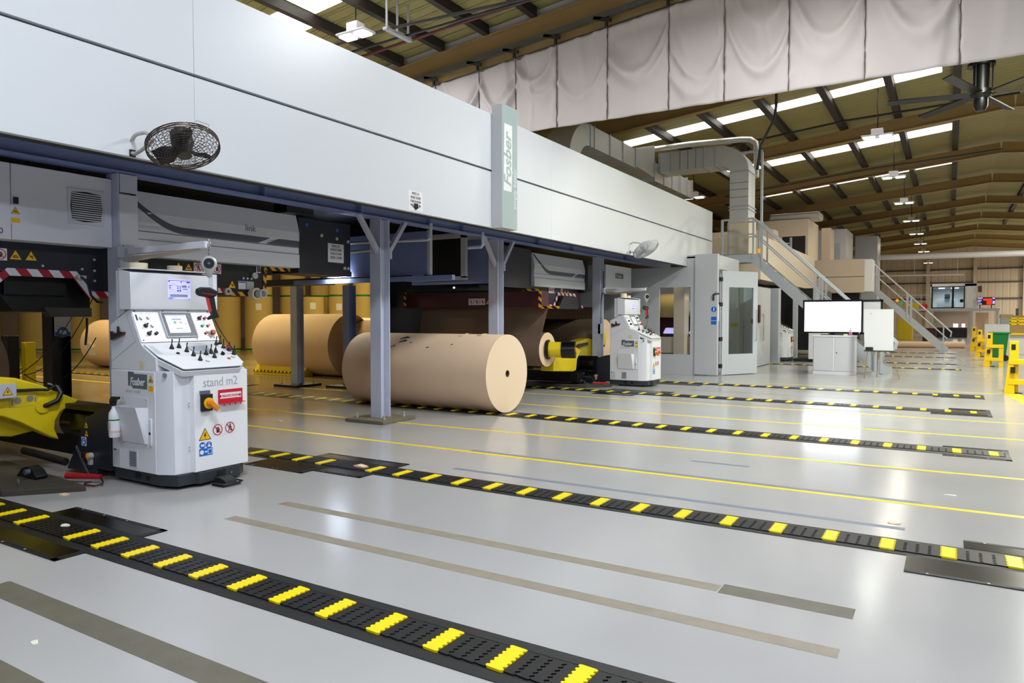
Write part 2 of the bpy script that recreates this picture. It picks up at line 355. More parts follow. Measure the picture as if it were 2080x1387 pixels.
def prohibit(F, w, parent, sym='man', name='prohibition_sign'):
    b = MB(); e = .0012; r = w*.44
    b.mat(0).prism(F, [(-w/2,-w/2),(w/2,-w/2),(w/2,w/2),(-w/2,w/2)], 0, e)
    n = 28
    for i in range(n):
        a0, a1 = 2*pi*i/n, 2*pi*(i+1)/n
        b.mat(1).prism(F, [(r*cos(a0),r*sin(a0)),(r*cos(a1),r*sin(a1)),(r*.84*cos(a1),r*.84*sin(a1)),(r*.84*cos(a0),r*.84*sin(a0))], e, 2*e)
    b.mat(2)
    if sym == 'man':
        b.prism(F, circ(w*.07, 12, .02*w, .24*w), e, 2*e)
        b.prism(F, [(-.07*w,.15*w),(.08*w,.15*w),(.07*w,-.05*w),(-.06*w,-.05*w)], e, 2*e)
        b.prism(F, [(-.06*w,-.05*w),(.02*w,-.05*w),(-.1*w,-.3*w),(-.18*w,-.27*w)], e, 2*e)
        b.prism(F, [(0,-.05*w),(.07*w,-.05*w),(.17*w,-.27*w),(.09*w,-.31*w)], e, 2*e)
        b.prism(F, [(.06*w,.14*w),(.2*w,.0*w),(.16*w,-.04*w),(.05*w,.06*w)], e, 2*e); b.prism(F, [(-.06*w,.14*w),(-.2*w,.02*w),(-.17*w,-.03*w),(-.05*w,.06*w)], e, 2*e)
    else:
        b.prism(F, [(-.1*w,-.24*w),(.1*w,-.24*w),(.14*w,.02*w),(-.12*w,.02*w)], e, 2*e)
        for k in range(4): b.prism(F, [(-.12*w+k*.065*w,.02*w),(-.07*w+k*.065*w,.02*w),(-.075*w+k*.07*w,.2*w+.02*w*(k%3)),(-.12*w+k*.07*w,.2*w+.02*w*(k%3))], e, 2*e)
        b.prism(F, [(.13*w,-.12*w),(.22*w,.04*w),(.18*w,.08*w),(.1*w,-.04*w)], e, 2*e)
    c, s_ = cos(radians(135)), sin(radians(135)); t = w*.035
    b.mat(1).prism(F, [(r*.9*c-t*s_, r*.9*s_+t*c), (r*.9*c+t*s_, r*.9*s_-t*c), (-r*.9*c+t*s_, -r*.9*s_-t*c), (-r*.9*c-t*s_, -r*.9*s_+t*c)], 2*e, 3*e)
    return b.build(name, ['signwhite', 'signred', 'ink'], parent, smooth=False)
def mandatory(F, w, parent, name='mandatory_sign', plate=True, sym=0):
    b = MB(); e = .0012; r = w*.45
    if plate: b.mat(0).prism(F, [(-w/2,-w/2),(w/2,-w/2),(w/2,w/2),(-w/2,w/2)], 0, e)
    b.mat(1).prism(F, circ(r), 0 if not plate else e, 2*e)
    b.mat(0)
    if sym == 0:
        b.prism(F, [(-.2*w,-.25*w),(.2*w,-.25*w),(.2*w,.02*w),(-.2*w,.02*w)], 2*e, 3*e)
        for i in range(10):
            a0 = pi*1.25-i*pi*1.1/10; a1 = a0-pi*1.1/10; R, q = .17*w, .1*w; cx, cy = .04*w, .14*w
            b.prism(F, [(cx+R*cos(a0),cy+R*sin(a0)),(cx+R*cos(a1),cy+R*sin(a1)),(cx+q*cos(a1),cy+q*sin(a1)),(cx+q*cos(a0),cy+q*sin(a0))], 2*e, 3*e)
    elif sym == 1:
        b.prism(F, [(-.26*w,-.14*w),(0,-.18*w),(.0,.14*w),(-.26*w,.18*w)], 2*e, 3*e); b.prism(F, [(.02*w,-.18*w),(.28*w,-.14*w),(.28*w,.18*w),(.02*w,.14*w)], 2*e, 3*e)
    else:
        b.prism(F, circ(.09*w, 12, 0, .22*w), 2*e, 3*e); b.prism(F, [(-.1*w,.12*w),(.1*w,.12*w),(.06*w,-.32*w),(-.06*w,-.32*w)], 2*e, 3*e)
    return b.build(name, ['signwhite', 'signblue'], parent, smooth=False)
# ================================================================== SETTING
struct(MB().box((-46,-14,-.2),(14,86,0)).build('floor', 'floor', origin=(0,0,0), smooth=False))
def roofz(x): return 8.62 - .1*abs(x-1.6)
XV = -17.5    # valley between the two halls
ceil = struct(MB().add([(XV,-14,roofz(XV)),(1.6,-14,roofz(1.6)),(14,-14,roofz(14)),(14,86,roofz(14)),(1.6,86,roofz(1.6)),(XV,86,roofz(XV)),
     (XV,-14,roofz(XV)+.1),(1.6,-14,roofz(1.6)+.1),(14,-14,roofz(14)+.1),(14,86,roofz(14)+.1),(1.6,86,roofz(1.6)+.1),(XV,86,roofz(XV)+.1)],
     [(0,5,4,1),(1,4,3,2),(6,7,10,11),(7,8,9,10),(0,1,7,6),(1,2,8,7),(3,4,10,9),(4,5,11,10),(0,6,11,5),(2,3,9,8)]).build('ceiling', 'roof', origin=(0,0,0), smooth=False))
c2 = MB(); c2.add([(-46,-14,8.3),(-32,-14,8.6),(XV,-14,roofz(XV)),(XV,86,roofz(XV)),(-32,86,8.6),(-46,86,8.3)], [(0,5,4,1),(1,4,3,2)])
c2.build('store_roof', 'roof', ceil, smooth=False)
RAFT = [5.6+7.2*k for k in range(-2, 11)]
for y in RAFT:
    b = MB()
    for x0, x1 in ((XV, 1.6), (1.6, 14)):
        z0, z1 = roofz(x0)-.2, roofz(x1)-.2
        d = Vector((x1-x0,0,z1-z0)); L = d.length; d.normalize()
        F = Fr((x0,y,z0-.42), Vector((0,-1,0)) , d.cross(Vector((0,-1,0))))
        F.n = d; F.v = Vector((-d.z,0,d.x)); F.u = F.v.cross(F.n)
        b.ibeam(F, .42, .2, L, .025, .02)
    b.build('rafter', 'brownsteel', ceil)
def purlin(x, y0, y1):
    z = roofz(x); b = MB(); b.box((x-.012,y0,z-.22),(x+.012,y1,z-.005)); b.box((x-.035,y0,z-.22),(x+.035,y1,z-.2)); b.box((x-.035,y0,z-.02),(x+.035,y1,z-.006))
    b.build('purlin', 'purlin', ceil, smooth=False)
for x in [-15.3,-14.15,-13,-11.85,-10.7,-9.55,-8.4,-7.25,-6.1,-4.95]:
    b = MB(); z = roofz(x); b.box((x-.07,-1.6,z-.2),(x+.07,12.7,z-.005)); b.build('purlin', 'purlin', ceil, smooth=False)
FARP = [-14.8,-13.15,-11.5,-9.85,-8.2,-6.55,-4.9,-3.25,-1.6,.05,3.2,4.85,6.5,8.15,9.8]
for k in range(2, 9):
    y0 = 5.6+7.2*(k-1)
    for x in FARP:
        if k > 5 and x > 4: continue
        b = MB(); z = roofz(x); b.box((x-.1,y0+.1,z-.2),(x+.1,y0+7.1,z-.005)); b.build('purlin', 'purlin', ceil, smooth=False)
# rooflights: translucent sheets running up the slope in the middle of each bay
def rooflight(x0, x1, yc, w):
    z0, z1 = roofz(x0)-.012, roofz(x1)-.012
    MB().add([(x0,yc-w/2,z0),(x1,yc-w/2,z1),(x1,yc+w/2,z1),(x0,yc+w/2,z0),(x0,yc-w/2,z0+.01),(x1,yc-w/2,z1+.01),(x1,yc+w/2,z1+.01),(x0,yc+w/2,z0+.01)],
             [(0,3,2,1),(4,5,6,7),(0,1,5,4),(1,2,6,5),(2,3,7,6),(3,0,4,7)]).build('rooflight', 'skylight', ceil, smooth=False)
rooflight(-11.6,-10.8, 9.95, .85); rooflight(-10.6,-9.6, 9.6, .85)
for yc in (9.6, 2.4, -4.8):
    for k in range(9): rooflight(-9.45+1.15*k, -8.5+1.15*k, yc, .85)
for yc, x0, x1, w in ((23.35,-13.0,-1.3,.75), (30.75,-9.7,.05,1.05), (37.75,-9.7,.05,.55)):
    xs = [x for x in FARP if x0-.01 <= x <= x1+.01]
    if yc < 24: xs.append(-.2)
    for a, c in zip(xs, xs[1:]): rooflight(a+.12, c-.12, yc, w)
# far gable wall with cladding rails and columns
fw = struct(MB().add([(-46,84,0),(14,84,0),(14,84,roofz(14)),(1.6,84,roofz(1.6)),(-46,84,8.9)]+[(-46,84.3,0),(14,84.3,0),(14,84.3,roofz(14)),(1.6,84.3,roofz(1.6)),(-46,84.3,8.9)],
     [(0,1,2,3,4),(9,8,7,6,5),(0,5,6,1),(1,6,7,2),(2,7,8,3),(3,8,9,4),(4,9,5,0)]).build('wall_back', 'farwall', origin=(0,84,0), smooth=False))
b = MB()
for z in (3.4, 5.0, 6.3): b.box((-10,83.8,z-.06),(14,83.99,z+.06))
b.build('cladding_rail', 'railsteel', fw, smooth=False)
for x in (-6,-2,2,6,10): MB().box((x-.15,83.55,0),(x+.15,83.78,7.4)).build('wall_post', 'creamdark', fw, smooth=False)
struct(MB().box((-46.3,-14,0),(-46,86,8.5)).build('wall_left', 'creamdark', smooth=False))
struct(MB().box((14,20,0),(14.3,86,7.4)).build('wall_right', 'farwall', smooth=False))

# ---- curtain wall hung from the portal frame at y = 12.8
def ctop(x): return roofz(x)-.2-.42-.30
cr = thing('dust_curtain', (-4, 12.62, 5.26), 'large beige laced dust curtain hanging below the brown roof beam', 'curtain')
def panel(x0, x1, seed):
    rnd = random.Random(seed); nx, nz = 34, 44; zb = 5.26; b = MB()
    sw = []
    for k in range(rnd.choice((1,2,2))):
        sw.append((rnd.uniform(.35,.9), rnd.uniform(.35,.65), rnd.uniform(.9,1.7), rnd.uniform(.05,.11), rnd.uniform(.05,.1)))
    vf = [(rnd.uniform(.1,.9), rnd.uniform(.02,.06), rnd.uniform(.05,.09), rnd.random()) for k in range(2)]
    vs = []
    for j in range(nz+1):
        t = j/nz
        for i in range(nx+1):
            u = i/nx; x = x0+(x1-x0)*u; z = zb+(ctop(x)-zb)*t
            d = .0
            for (zc, uc, cv, A, w_) in sw:
                s_ = t-(zc-.25+cv*(u-uc)**2*1.2); d += A*math.exp(-(s_/w_)**2)*(1-.3*abs(u-.5))-A*.5*math.exp(-((s_-.13)/(w_*1.5))**2)
            for (u0, a, w_, ph) in vf:
                d += a*math.exp(-((u-u0-.1*sin(3*t+ph))/w_)**2)*(.35+.65*t)
            e = min(u, 1-u); ed = min(1, e/.06)
            d *= ed
            d += .03*math.exp(-(e/.07)**2)*max(0, sin(29*t+seed*3+(5 if u > .5 else 0)-9*e))*(.5+.5*sin(11*t+seed))
            d += .012*sin(9*u+4*t+seed)*ed
            vs.append((x, 12.66-d, z))
    fs = [(j*(nx+1)+i, j*(nx+1)+i+1, (j+1)*(nx+1)+i+1, (j+1)*(nx+1)+i) for j in range(nz) for i in range(nx)]
    b.add(vs, fs); o = b.build('curtain_panel', 'curtain', cr); o.data.set_sharp_from_angle(angle=pi)
    md = o.modifiers.new('thick', 'SOLIDIFY'); md.thickness = .006
XS = [-11.6,-10.55,-9.7,-8.55,-7.65,-6.7,-5.62,-4.42,-3.42,-2.36,-1.22,.05,1.3,2.5]
for i, (a, c) in enumerate(zip(XS, XS[1:])):
    panel(a+.006, c-.006, i+3)
for x in XS[1:-1]:
    b = MB(); n = 22; pts = []
    for k in range(n+1):
        t = k/n; pts.append((x+.005*sin(k*2.1+x), 12.645-.01*sin(k*1.3), 5.26+(ctop(x)-5.26)*t))
    b.tube(pts, .007, 5); b.build('lacing_cord', 'seam', cr)
b = MB(); b.tube([(XS[0],12.7,ctop(XS[0])+.02),(1.6,12.7,ctop(1.6)+.02),(2.5,12.7,ctop(2.5)+.02)], .03); b.build('hanging_rail', 'railsteel', cr)
# bracket rail below the beam flange, hooks, and insulated infill above the beam
rl = thing('curtain_support_rail', (-4, 12.6, 7.4), 'dark steel rail with hook brackets under the brown roof beam', 'rail')
b = MB()
def slopebox(b, x0, x1, y0, y1, h0, h1):
    za, zb_ = roofz(x0)-.62, roofz(x1)-.62
    b.add([(x0,y0,za+h0),(x1,y0,zb_+h0),(x1,y1,zb_+h0),(x0,y1,za+h0),(x0,y0,za+h1),(x1,y0,zb_+h1),(x1,y1,zb_+h1),(x0,y1,za+h1)], [(0,3,2,1),(4,5,6,7),(0,1,5,4),(1,2,6,5),(2,3,7,6),(3,0,4,7)])
slopebox(b, -12.5, 1.6, 12.55, 12.62, -.13, -.02); b.build('channel', 'railsteel', rl, smooth=False)
b = MB(); slopebox(b, -12.5, 1.6, 12.72, 12.9, -.3, -.05); b.build('backing_beam', 'brownsteel', rl, smooth=False)
for x in XS[1:-2]:
    z = roofz(x)-.62; b = MB(); b.fbox(Fr((x-.25,12.58,z-.1),(1,0,-.28),(0,-1,0)), 0, .36, -.03, .03, -.03, .03); b.box((x-.02,12.56,z-.3),(x+.02,12.62,z-.16))
    b.build('hook_bracket', 'purlin', rl, smooth=False)
b = MB(); slopebox(b, -12.5, 1.6, 12.8, 12.84, .42, .6); b.build('infill_panel', 'infill', ceil, smooth=False)

# ---- hanging services in the roof
def pipe(name, pts, r, m, label, cat='pipe', group=None, n=8):
    b = MB(); b.tube(pts, r, n); return tag(b.build(name, m), label, cat, group)
pipe('sprinkler_pipe', [(-10.6,10.4,6.88),(-9.08,10.5,6.96),(-6.2,11.0,7.08),(-3.6,11.3,7.3)], .03, 'purlin', 'dark sprinkler pipe running up beside the nearest ceiling lamp')
pipe('sprinkler_pipe', [(-10.8,11.4,7.0),(-6.7,11.5,7.3),(-3.8,11.6,7.5)], .03, 'darkred', 'thin dark red pipe running up below the roof left of the curtain')
pipe('cable_tray', [(-10.6,10.85,6.88),(-9.08,10.92,6.96),(-6.2,11.2,7.16),(-3.4,11.4,7.4)], .025, 'black', 'black cable run hung in front of the roof purlins')
hb = thing('trapeze_hanger', (-9.08,10.68,7.5), 'grey trapeze hanger of strut and rods carrying the roof pipes', 'hanger')
b = MB(); b.box((-9.13,10.3,6.87),(-9.03,11.05,6.92)); b.build('cross_strut', 'steelgrey', hb, smooth=False)
for y in (10.36, 10.66, 10.98): MB().box((-9.1,y-.012,6.9),(-9.06,y+.012,roofz(-9.1))).build('hanger_rod', 'steelgrey', hb, smooth=False)
pipe('sprinkler_pipe', [(-12,18.6,6.9),(-3,18.8,7.75),(1.6,18.9,8.1),(6,19,7.7)], .045, 'purlin', 'long dark pipe following the roof slope just behind the curtain')
pipe('sprinkler_pipe', [(-9,25.4,7.25),(-3,25.5,7.85),(1.6,25.5,8.0)], .035, 'purlin', 'dark pipe following the roof slope past the metal duct bend')
pipe('sprinkler_pipe', [(-9,33.6,7.1),(-3,33.6,7.72),(1.6,33.6,8.0)], .04, 'railsteel', 'dark pipe along the second roof bay behind the curtain')
pipe('flexible_conduit', [(-3.7,18.6,roofz(-3.7)-.01),(-3.75,18.6,7.6),(-3.75,18.6,6.75),(-3.8,18.7,6.45),(-4.2,19.0,5.9),(-4.3,19.1,5.3)], .035, 'black', 'black flexible conduit dropping down beside the silver duct riser', 'conduit')
fa = thing('ceiling_fan', (.45,17.6,6.03), 'large black ceiling fan with a drum motor hanging at upper right', 'fan')
b = MB(); b.cyl((.45,17.6,6.15),(.45,17.6,6.62),.15,n=20); b.cyl((.45,17.6,6.62),(.45,17.6,6.68),.25,n=20); b.build('drum', 'black', fa)
for a in range(3): MB().cyl((.45+.2*cos(a*2.1),17.6+.2*sin(a*2.1),6.1),(.45+.2*cos(a*2.1),17.6+.2*sin(a*2.1),6.65),.015,n=8).build('stay_rod', 'black', fa)
MB().cyl((.45,17.6,6.68),(.45,17.6,roofz(.45)-.01),.05,n=10).build('hanger_rod', 'black', fa)
b = MB(); b.lathe((.45,17.6,5.72), Z_, [(0,.08),(.1,.13),(.25,.13),(.33,.2),(.42,.2)], 20); b.build('motor', 'black', fa)
for a in (10, 70, 130, 190, 250, 310):
    d = Vector((cos(radians(a)), sin(radians(a)), 0)); F = Fr(Vector((.45,17.6,6.06)), d, Vector((0,0,1)).cross(d)+Vector((0,0,.25)))
    MB().fbox(F, .12, 1.7, -.09, .09, -.012, .012).build('fan_blade', 'black', fa, smooth=False)

# ---- ceiling lamps (housings)
def lamp(x, y, z, label, rod=True, group='high bay ceiling lamps', big=1.):
    r = thing('ceiling_lamp', (x,y,z), label, 'lamp', group)
    b = MB(); b.box((x-.16*big,y-.13*big,z+.06),(x+.16*big,y+.13*big,z+.24)); b.box((x-.42*big,y-.2*big,z+.02),(x+.42*big,y+.2*big,z+.06)); b.build('housing', 'white', r, bevel=.01)
    for s_ in (-1, 1):
        MB().box((x+s_*.22*big-.15*big,y-.14*big,z-.012),(x+s_*.22*big+.15*big,y+.14*big,z+.02)).build('light_panel', 'glowwhite', r, smooth=False)
    if rod: MB().tube([(x,y,z+.24),(x+.01,y,z+.6),(x-.02,y,z+1.),(x,y,roofz(x)-.01)], .015, 6).build('cable', 'black', r)
    return r
lamp(-9.72,10.2,6.84, 'twin panel ceiling lamp hanging by a black cable above the white wall', big=.85)
ords = ['', 'first', 'second', 'third', 'fourth', 'fifth', 'sixth', 'seventh', 'eighth', 'ninth']
for k, y in enumerate((23.9, 31.1, 38.3, 45.5, 52.7, 59.9, 67.1, 74.3, 81.0)):
    lamp(-1.94, y, LAMP_Z, f'twin ceiling lamp, {ords[k+1]} from the camera in the long receding aisle row')
lamp(-8.6,27.6,6.15, 'twin ceiling lamp peeking over the white wall left of the silver duct riser')
for k, y in enumerate((60, 67, 74, 81)):
    lamp(7.3, y, LAMP_Z, f'small twin ceiling lamp at far right, {ords[k+1]} nearest of its receding row', group='far right ceiling lamps')
for x, y in ((-1.94,-5.2), (-1.94,2.0), (-1.94,9.2), (1.7,14.5), (2.6,22), (4,31), (4.5,45), (6.5,-4), (7.3,6), (8,52.7), (9,67.1), (10,78)): lamp(x, y, LAMP_Z, 'unseen twin ceiling lamp placed to light the hall', group='ceiling lamps outside the view')  # aisle row continued; the lamps off that row are added as fill

# ================================================================== FLOOR MARKS
def flat(name, x0, x1, y0, y1, m, label, cat, h=.0015, group=None, z0=0., dy=0.):
    b = MB(); b.add([(x0,y0,z0),(x1,y0+dy,z0),(x1,y1+dy,z0),(x0,y1,z0),(x0,y0,z0+h),(x1,y0+dy,z0+h),(x1,y1+dy,z0+h),(x0,y1,z0+h)], [(0,3,2,1),(4,5,6,7),(0,1,5,4),(1,2,6,5),(2,3,7,6),(3,0,4,7)])
    o = b.build(name, m, smooth=False); return tag(o, label, cat, group)
g = 'yellow floor lines'
flat('floor_line', -14, 1.6, 6.53, 6.595, 'lineyellow', 'yellow floor line nearest the camera, crossing in front of the steel column', 'floor line', group=g)
flat('floor_line', -14, 2.2, 7.63, 7.69, 'lineyellow', 'yellow floor line running from the column base plate toward the right', 'floor line', group=g, dy=.5)
flat('floor_line', -12, 2.6, 10.69, 10.75, 'lineyellow', 'thin yellow floor line just beyond the track behind the big paper reel', 'floor line', group=g)
flat('floor_line', -12, 2.6, 12.28, 12.33, 'lineyellow', 'faint thin yellow floor line nearest in front of the distant console', 'floor line', group=g, dy=.06)
flat('floor_line', -4.5, 1.0, 17.0, 17.04, 'lineyellow', 'faintest yellow floor line in front of the white cabinet and easel', 'floor line', group=g)
g = 'yellow lines in the paper store'
flat('floor_line', -30, -13, 9.2, 9.3, 'lineyellow', 'yellow floor line behind the white console in the paper store', 'floor line', group=g)
o = MB().add([(.95,17.2,0),(1.2,17.2,0),(1.55,12.5,0),(1.3,12.5,0),(.95,17.2,.0016),(1.2,17.2,.0016),(1.55,12.5,.0016),(1.3,12.5,.0016)], [(0,1,2,3),(7,6,5,4),(0,4,5,1),(1,5,6,2),(2,6,7,3),(3,7,4,0)]).build('floor_line', 'lineyellow', smooth=False)
tag(o, 'wide yellow floor stripe leading from the yellow guard post to the right edge', 'floor line')
g = 'bare strips in the floor paint'
for (x0,x1,y0,y1,lab,m) in (
    (-4.6,-.4,3.40,3.50,'long bare beige strip in the floor, the lower of the middle pair','strip'),
    (-4.6,-1.07,3.90,4.0,'long bare beige strip in the floor, the upper of the middle pair','strip'),
    (-1.06,-.39,3.885,4.03,'short darker wider bare strip at the right end of the upper middle strip','darkstrip'),
    (-4.55,-.8,1.80,1.95,'wide bare strip in the floor at the bottom left corner','darkstrip'),
    (-3.6,-1.9,1.32,1.47,'short bare strip running out of the bottom left edge','darkstrip'),
    (-4.2,-.25,5.72,5.79,'thin bare grey strip just beyond the second track','greystrip'),
    (-4.6,-.16,6.60,6.68,'blue grey strip along the far side of the nearest yellow line','greystrip'),
    (-2.3,-1.7,7.33,7.40,'short grey bare strip lying alone between two yellow lines','greystrip'),
    (-.95,.05,7.99,8.08,'dark bare strip beside the second yellow line at right','strip'),
    (-1.0,-.2,10.80,10.9,'dark bare strip beside the third yellow line at right','strip'),
    (-4.6,-.4,12.62,12.68,'thin dark strip before the far track near the second console','strip'),
    (-4.6,-.3,14.6,14.66,'thin dark strip between the two farthest tracks','strip')):
    flat('floor_strip', x0, x1, y0, y1, m, lab, 'floor strip', h=.001, group=g)
# litter on the floor
def scrap(x, y, s_, m, lab, seed=1, cat='paper scrap', name='paper_scrap', h=.008):
    r = random.Random(seed); n = 7; vs = []; 
    pl = [(s_*(.6+.5*r.random())*cos(2*pi*i/n), s_*(.35+.35*r.random())*sin(2*pi*i/n)) for i in range(n)]
    b = MB(); b.add([(x+a, y+c, .0005+h*r.random()) for a, c in pl]+[(x, y, h*1.2)]+[(x+a, y+c, .0002) for a, c in pl], [(i,(i+1)%n,n) for i in range(n)]+[(n+1+(i+1)%n, n+1+i, i, (i+1)%n)[::-1] for i in range(n)])
    tag(b.build(name, m), lab, cat)
scrap(-3.58,1.63,.03,'cardwhite','small white paper scrap near the bottom left corner of the floor',2)
scrap(-6.4,3.17,.07,'kraft','torn brown paper scrap on the floor beside the dark base plate',3)
scrap(-6.62,3.1,.04,'kraft','smaller brown scrap on the floor left of the torn one',4)
scrap(.02,7.05,.06,'cardwhite','pale scrap on the floor at far right beyond the yellow line',5)
scrap(-.33,5.88,.05,'kraft','tiny brown scrap at the right end of a thin grey floor strip',6)
scrap(-8.3,7.1,.06,'cardwhite','white paper scrap on the floor left of the steel column base',7)
scrap(-10.1,7.75,.09,'strip','dark crumpled scrap on the floor under the gantry',8)
scrap(-5.02,5.31,.11,'kraft','piece of torn brown paper stuck on the second track belt',9, h=.03)
scrap(-5.40,2.68,.05,'cardwhite','torn card frayed at the gap in the nearest track',10, h=.02)

# ================================================================== CONVEYOR TRACKS
def link_poly(L, W, ph=0):   # outline of one belt link: u along the belt, v across, scalloped on both long edges
    n = 7; p = []
    st = W/n
    for i in range(n):
        y0 = -W/2+i*st; q = L/2
        p += [(q-.006, y0+.004), (q+.006, y0+st*.28), (q+.006, y0+st*.62), (q-.006, y0+st*.8)]
    for i in reversed(range(n)):
        y0 = -W/2+i*st; q = -L/2
        p += [(q+.006, y0+st*.98), (q-.004, y0+st*.85), (q-.004, y0+st*.5), (q+.006, y0+st*.3)]
    return p
def track(yc, x0, x1, first, W, Wb, label, plates=(), skip=(), fine=True):
    r = thing('conveyor_track', ((x0+x1)/2, yc, 0), label, 'conveyor track', 'floor conveyor tracks')
    b = MB(); 
    for s_ in (-1, 1): MB().box((x0,yc+s_*W/2,0),(x1,yc+s_*Wb/2,.004)).build('edge_strip', 'borderstrip', r, smooth=False)
    b.box((x0,yc-W/2-.005,.0),(x1,yc+W/2+.005,.0025)); 
    F = lambda x: Fr((x, yc, .0), (1,0,0), (0,1,0))
    pitch = .345; P = link_poly(.060, W-.02); n0 = int(math.floor((x0-first)/pitch)); n1 = int(math.ceil((x1-first)/pitch))
    blk = b
    for k in range(n0, n1+1):
        for j in range(5):
            x = first+k*pitch+j*.069
            if x < x0+.03 or x > x1-.03: continue
            if j == 0 and not any(abs(x-s_) < .1 for s_ in skip):
                y = MB(); y.prism(F(x), link_poly(.082, W-.01), .002, .013); y.box((x-.032,yc-W/2+.02,.0129),(x-.026,yc-W/2+.035,.0133)); y.build('yellow_slat', 'yellowslat', r, smooth=False)
            elif fine: blk.prism(F(x), P, .002, .0085)
            else: blk.box((x-.029, yc-W/2+.01, .002), (x+.029, yc+W/2-.01, .0085))
    blk.build('belt', 'link', r, smooth=False)
    for (px0, px1, py0, py1) in plates:
        p = MB(); p.box((px0,py0,0),(px1,py1,.006)); 
        q = MB(); q.box((px0,py0,0),(px1,py1,.005)); q.build('cover_plate', 'blackgloss', r, smooth=False)
        bb = MB(); w = .035
        far = py0 > yc
        for (a0,a1,c0,c1) in ((px0,px1,py1-w if far else py0,py1 if far else py0+w), (px1-w*1.6,px1,py0,py1)):
            bb.box((a0,c0,.0051),(a1,c1,.0062))
        bb.build('plate_edge', 'borderstrip', r, smooth=False)
        s_ = MB()
        for t in range(max(2, int((px1-px0)/.3))):
            s_.cyl((px0+.12+t*.3, (py1-.018) if far else (py0+.018), .006), (px0+.12+t*.3, (py1-.018) if far else (py0+.018), .0075), .008, n=10)
        s_.build('screw_heads', 'galv', r)
    return r
track(2.626, -7.3, .4, -3.704, .242, .382, 'black floor track with yellow slats nearest the camera at bottom left', [(-5.87,-4.68,2.815,3.0),(-7.3,-4.68,2.25,2.437)], skip=(-5.43,))
track(5.29, -9.0, .75, -3.435, .25, .35, 'black floor track with yellow slats passing just behind the white console', [(-5.84,-4.69,5.47,5.665),(-6.16,-5.31,4.79,5.115),(-5.3,-4.69,4.935,5.115),(-.21,.75,4.78,5.115),(.1,.75,5.47,5.664)], skip=(-5.16,))
track(9.43, -12, .58, -3.364, .29, .5, 'black floor track with yellow slats running to the big paper reel', [(-.05,.58,9.08,9.179),(-.05,.58,9.685,9.77)])
track(13.43, -9.5, .57, -3.459, .28, .46, 'black floor track with yellow slats just before the distant console', [(-6.05,-4.72,13.665,14.0),(-6.05,-5.2,12.9,13.195),(-.24,.57,12.95,13.195),(0,.57,13.665,13.9)], fine=False)
track(16.15, -9.5, .57, -3.676, .28, .44, 'farthest complete black floor track, in front of the white cabinet', [(-5.9,-4.7,15.6,15.925),(-.26,.57,15.75,15.925),(-.26,.57,16.375,16.5)], fine=False)
for i, (y, x0, x1) in enumerate(((24.3,-7,.3), (27.0,-6,.2), (31.5,-5.5,.2), (35.2,-5,.2))):
    track(y, x0, x1, -3.6, .28, .44, f'faint distant floor track behind the easel, {ords[i+1]} nearest of four', fine=False)
track(20.5-10.0, -28, -13.2, -20, .28, .44, 'worn floor track in the paper store behind the console', fine=False)
# ================================================================== GANTRY
FX = -5.93; ZB, ZJ, ZT = 2.86, 3.712, 4.56
fc = thing('gantry_fascia', (FX, 10, ZB), 'long white panelled fascia running along the top of the machine bridge', 'fascia')
seams = [-.5, 4.13, 9.05, 11.0, 16.5, 20.83]
for a, c in zip(seams, seams[1:]):
    for z0, z1 in ((ZB, ZJ-.014), (ZJ+.014, ZT)):
        MB().box((FX-.06, a+.0015, z0), (FX, c-.0015, z1)).build('panel', 'facade', fc, bevel=.003)
MB().box((FX-.12,-.5,ZJ-.03),(FX-.045,20.83,ZJ+.03)).build('joint_strip', 'logogrey', fc, smooth=False)
MB().box((FX-1.9,-.5,ZB+.42),(FX-.07,20.8,ZB+.46)).build('bridge_floor', 'darkblue', fc, smooth=False)
MB().box((-12.3,-.5,ZT-.06),(FX-.06,20.8,ZT-.02)).build('bounce_deck', 'offwhite', fc, smooth=False)  # unseen pale deck added to bounce lamp light up onto the roof
MB().box((FX-1.95,-.5,ZB+.42),(FX-1.9,20.8,ZT-.07)).build('rear_panel', 'offwhite', fc, smooth=False)
MB().box((FX-1.9,20.77,ZB+.46),(FX-.06,20.82,ZT-.07)).build('end_panel', 'offwhite', fc, smooth=False)
MB().box((FX-.22,-.5,ZB+.01),(FX-.06,20.8,ZB+.03)).build('bottom_lip', 'purlin', fc, smooth=False)
# sign box
sb = thing('sign_box', (FX+.1, 9.3, 2.86), 'tall grey green sign box with vertical white lettering on the white fascia', 'sign')
MB().box((FX+.002, 9.10, 2.85),(-5.74, 9.535, 4.69)).build('body', 'facade', sb, bevel=.004); MB().box((-5.745,9.102,2.852),(-5.7385,9.533,4.688)).build('front_panel', 'signgrey', sb, smooth=False)
Fs = Fr((-5.738, 9.40, 3.41), (0,0,1), (0,-1,0))   # text runs upwards
b = MB(); b.prism(Fs, [(0,.035),(0,.265),(1.0,.245),(1.0,.02),(.32,.02),(.30,.0),(.28,.02)], 0, .003); 
lpl = b.build('logo_plate', 'signwhite', sb, smooth=False)
text('logo_lettering', 'Fosber', Fs.at(.07,.055,.003), .285, 'signgrey', lpl, shear=.25, bold=.02, sx=1.0)
text('tagline_lettering', 'simply better', Fr((-5.738, 9.50, 3.16), (0,0,1), (0,-1,0)), .125, 'signwhite', sb, shear=.2, sx=.94)
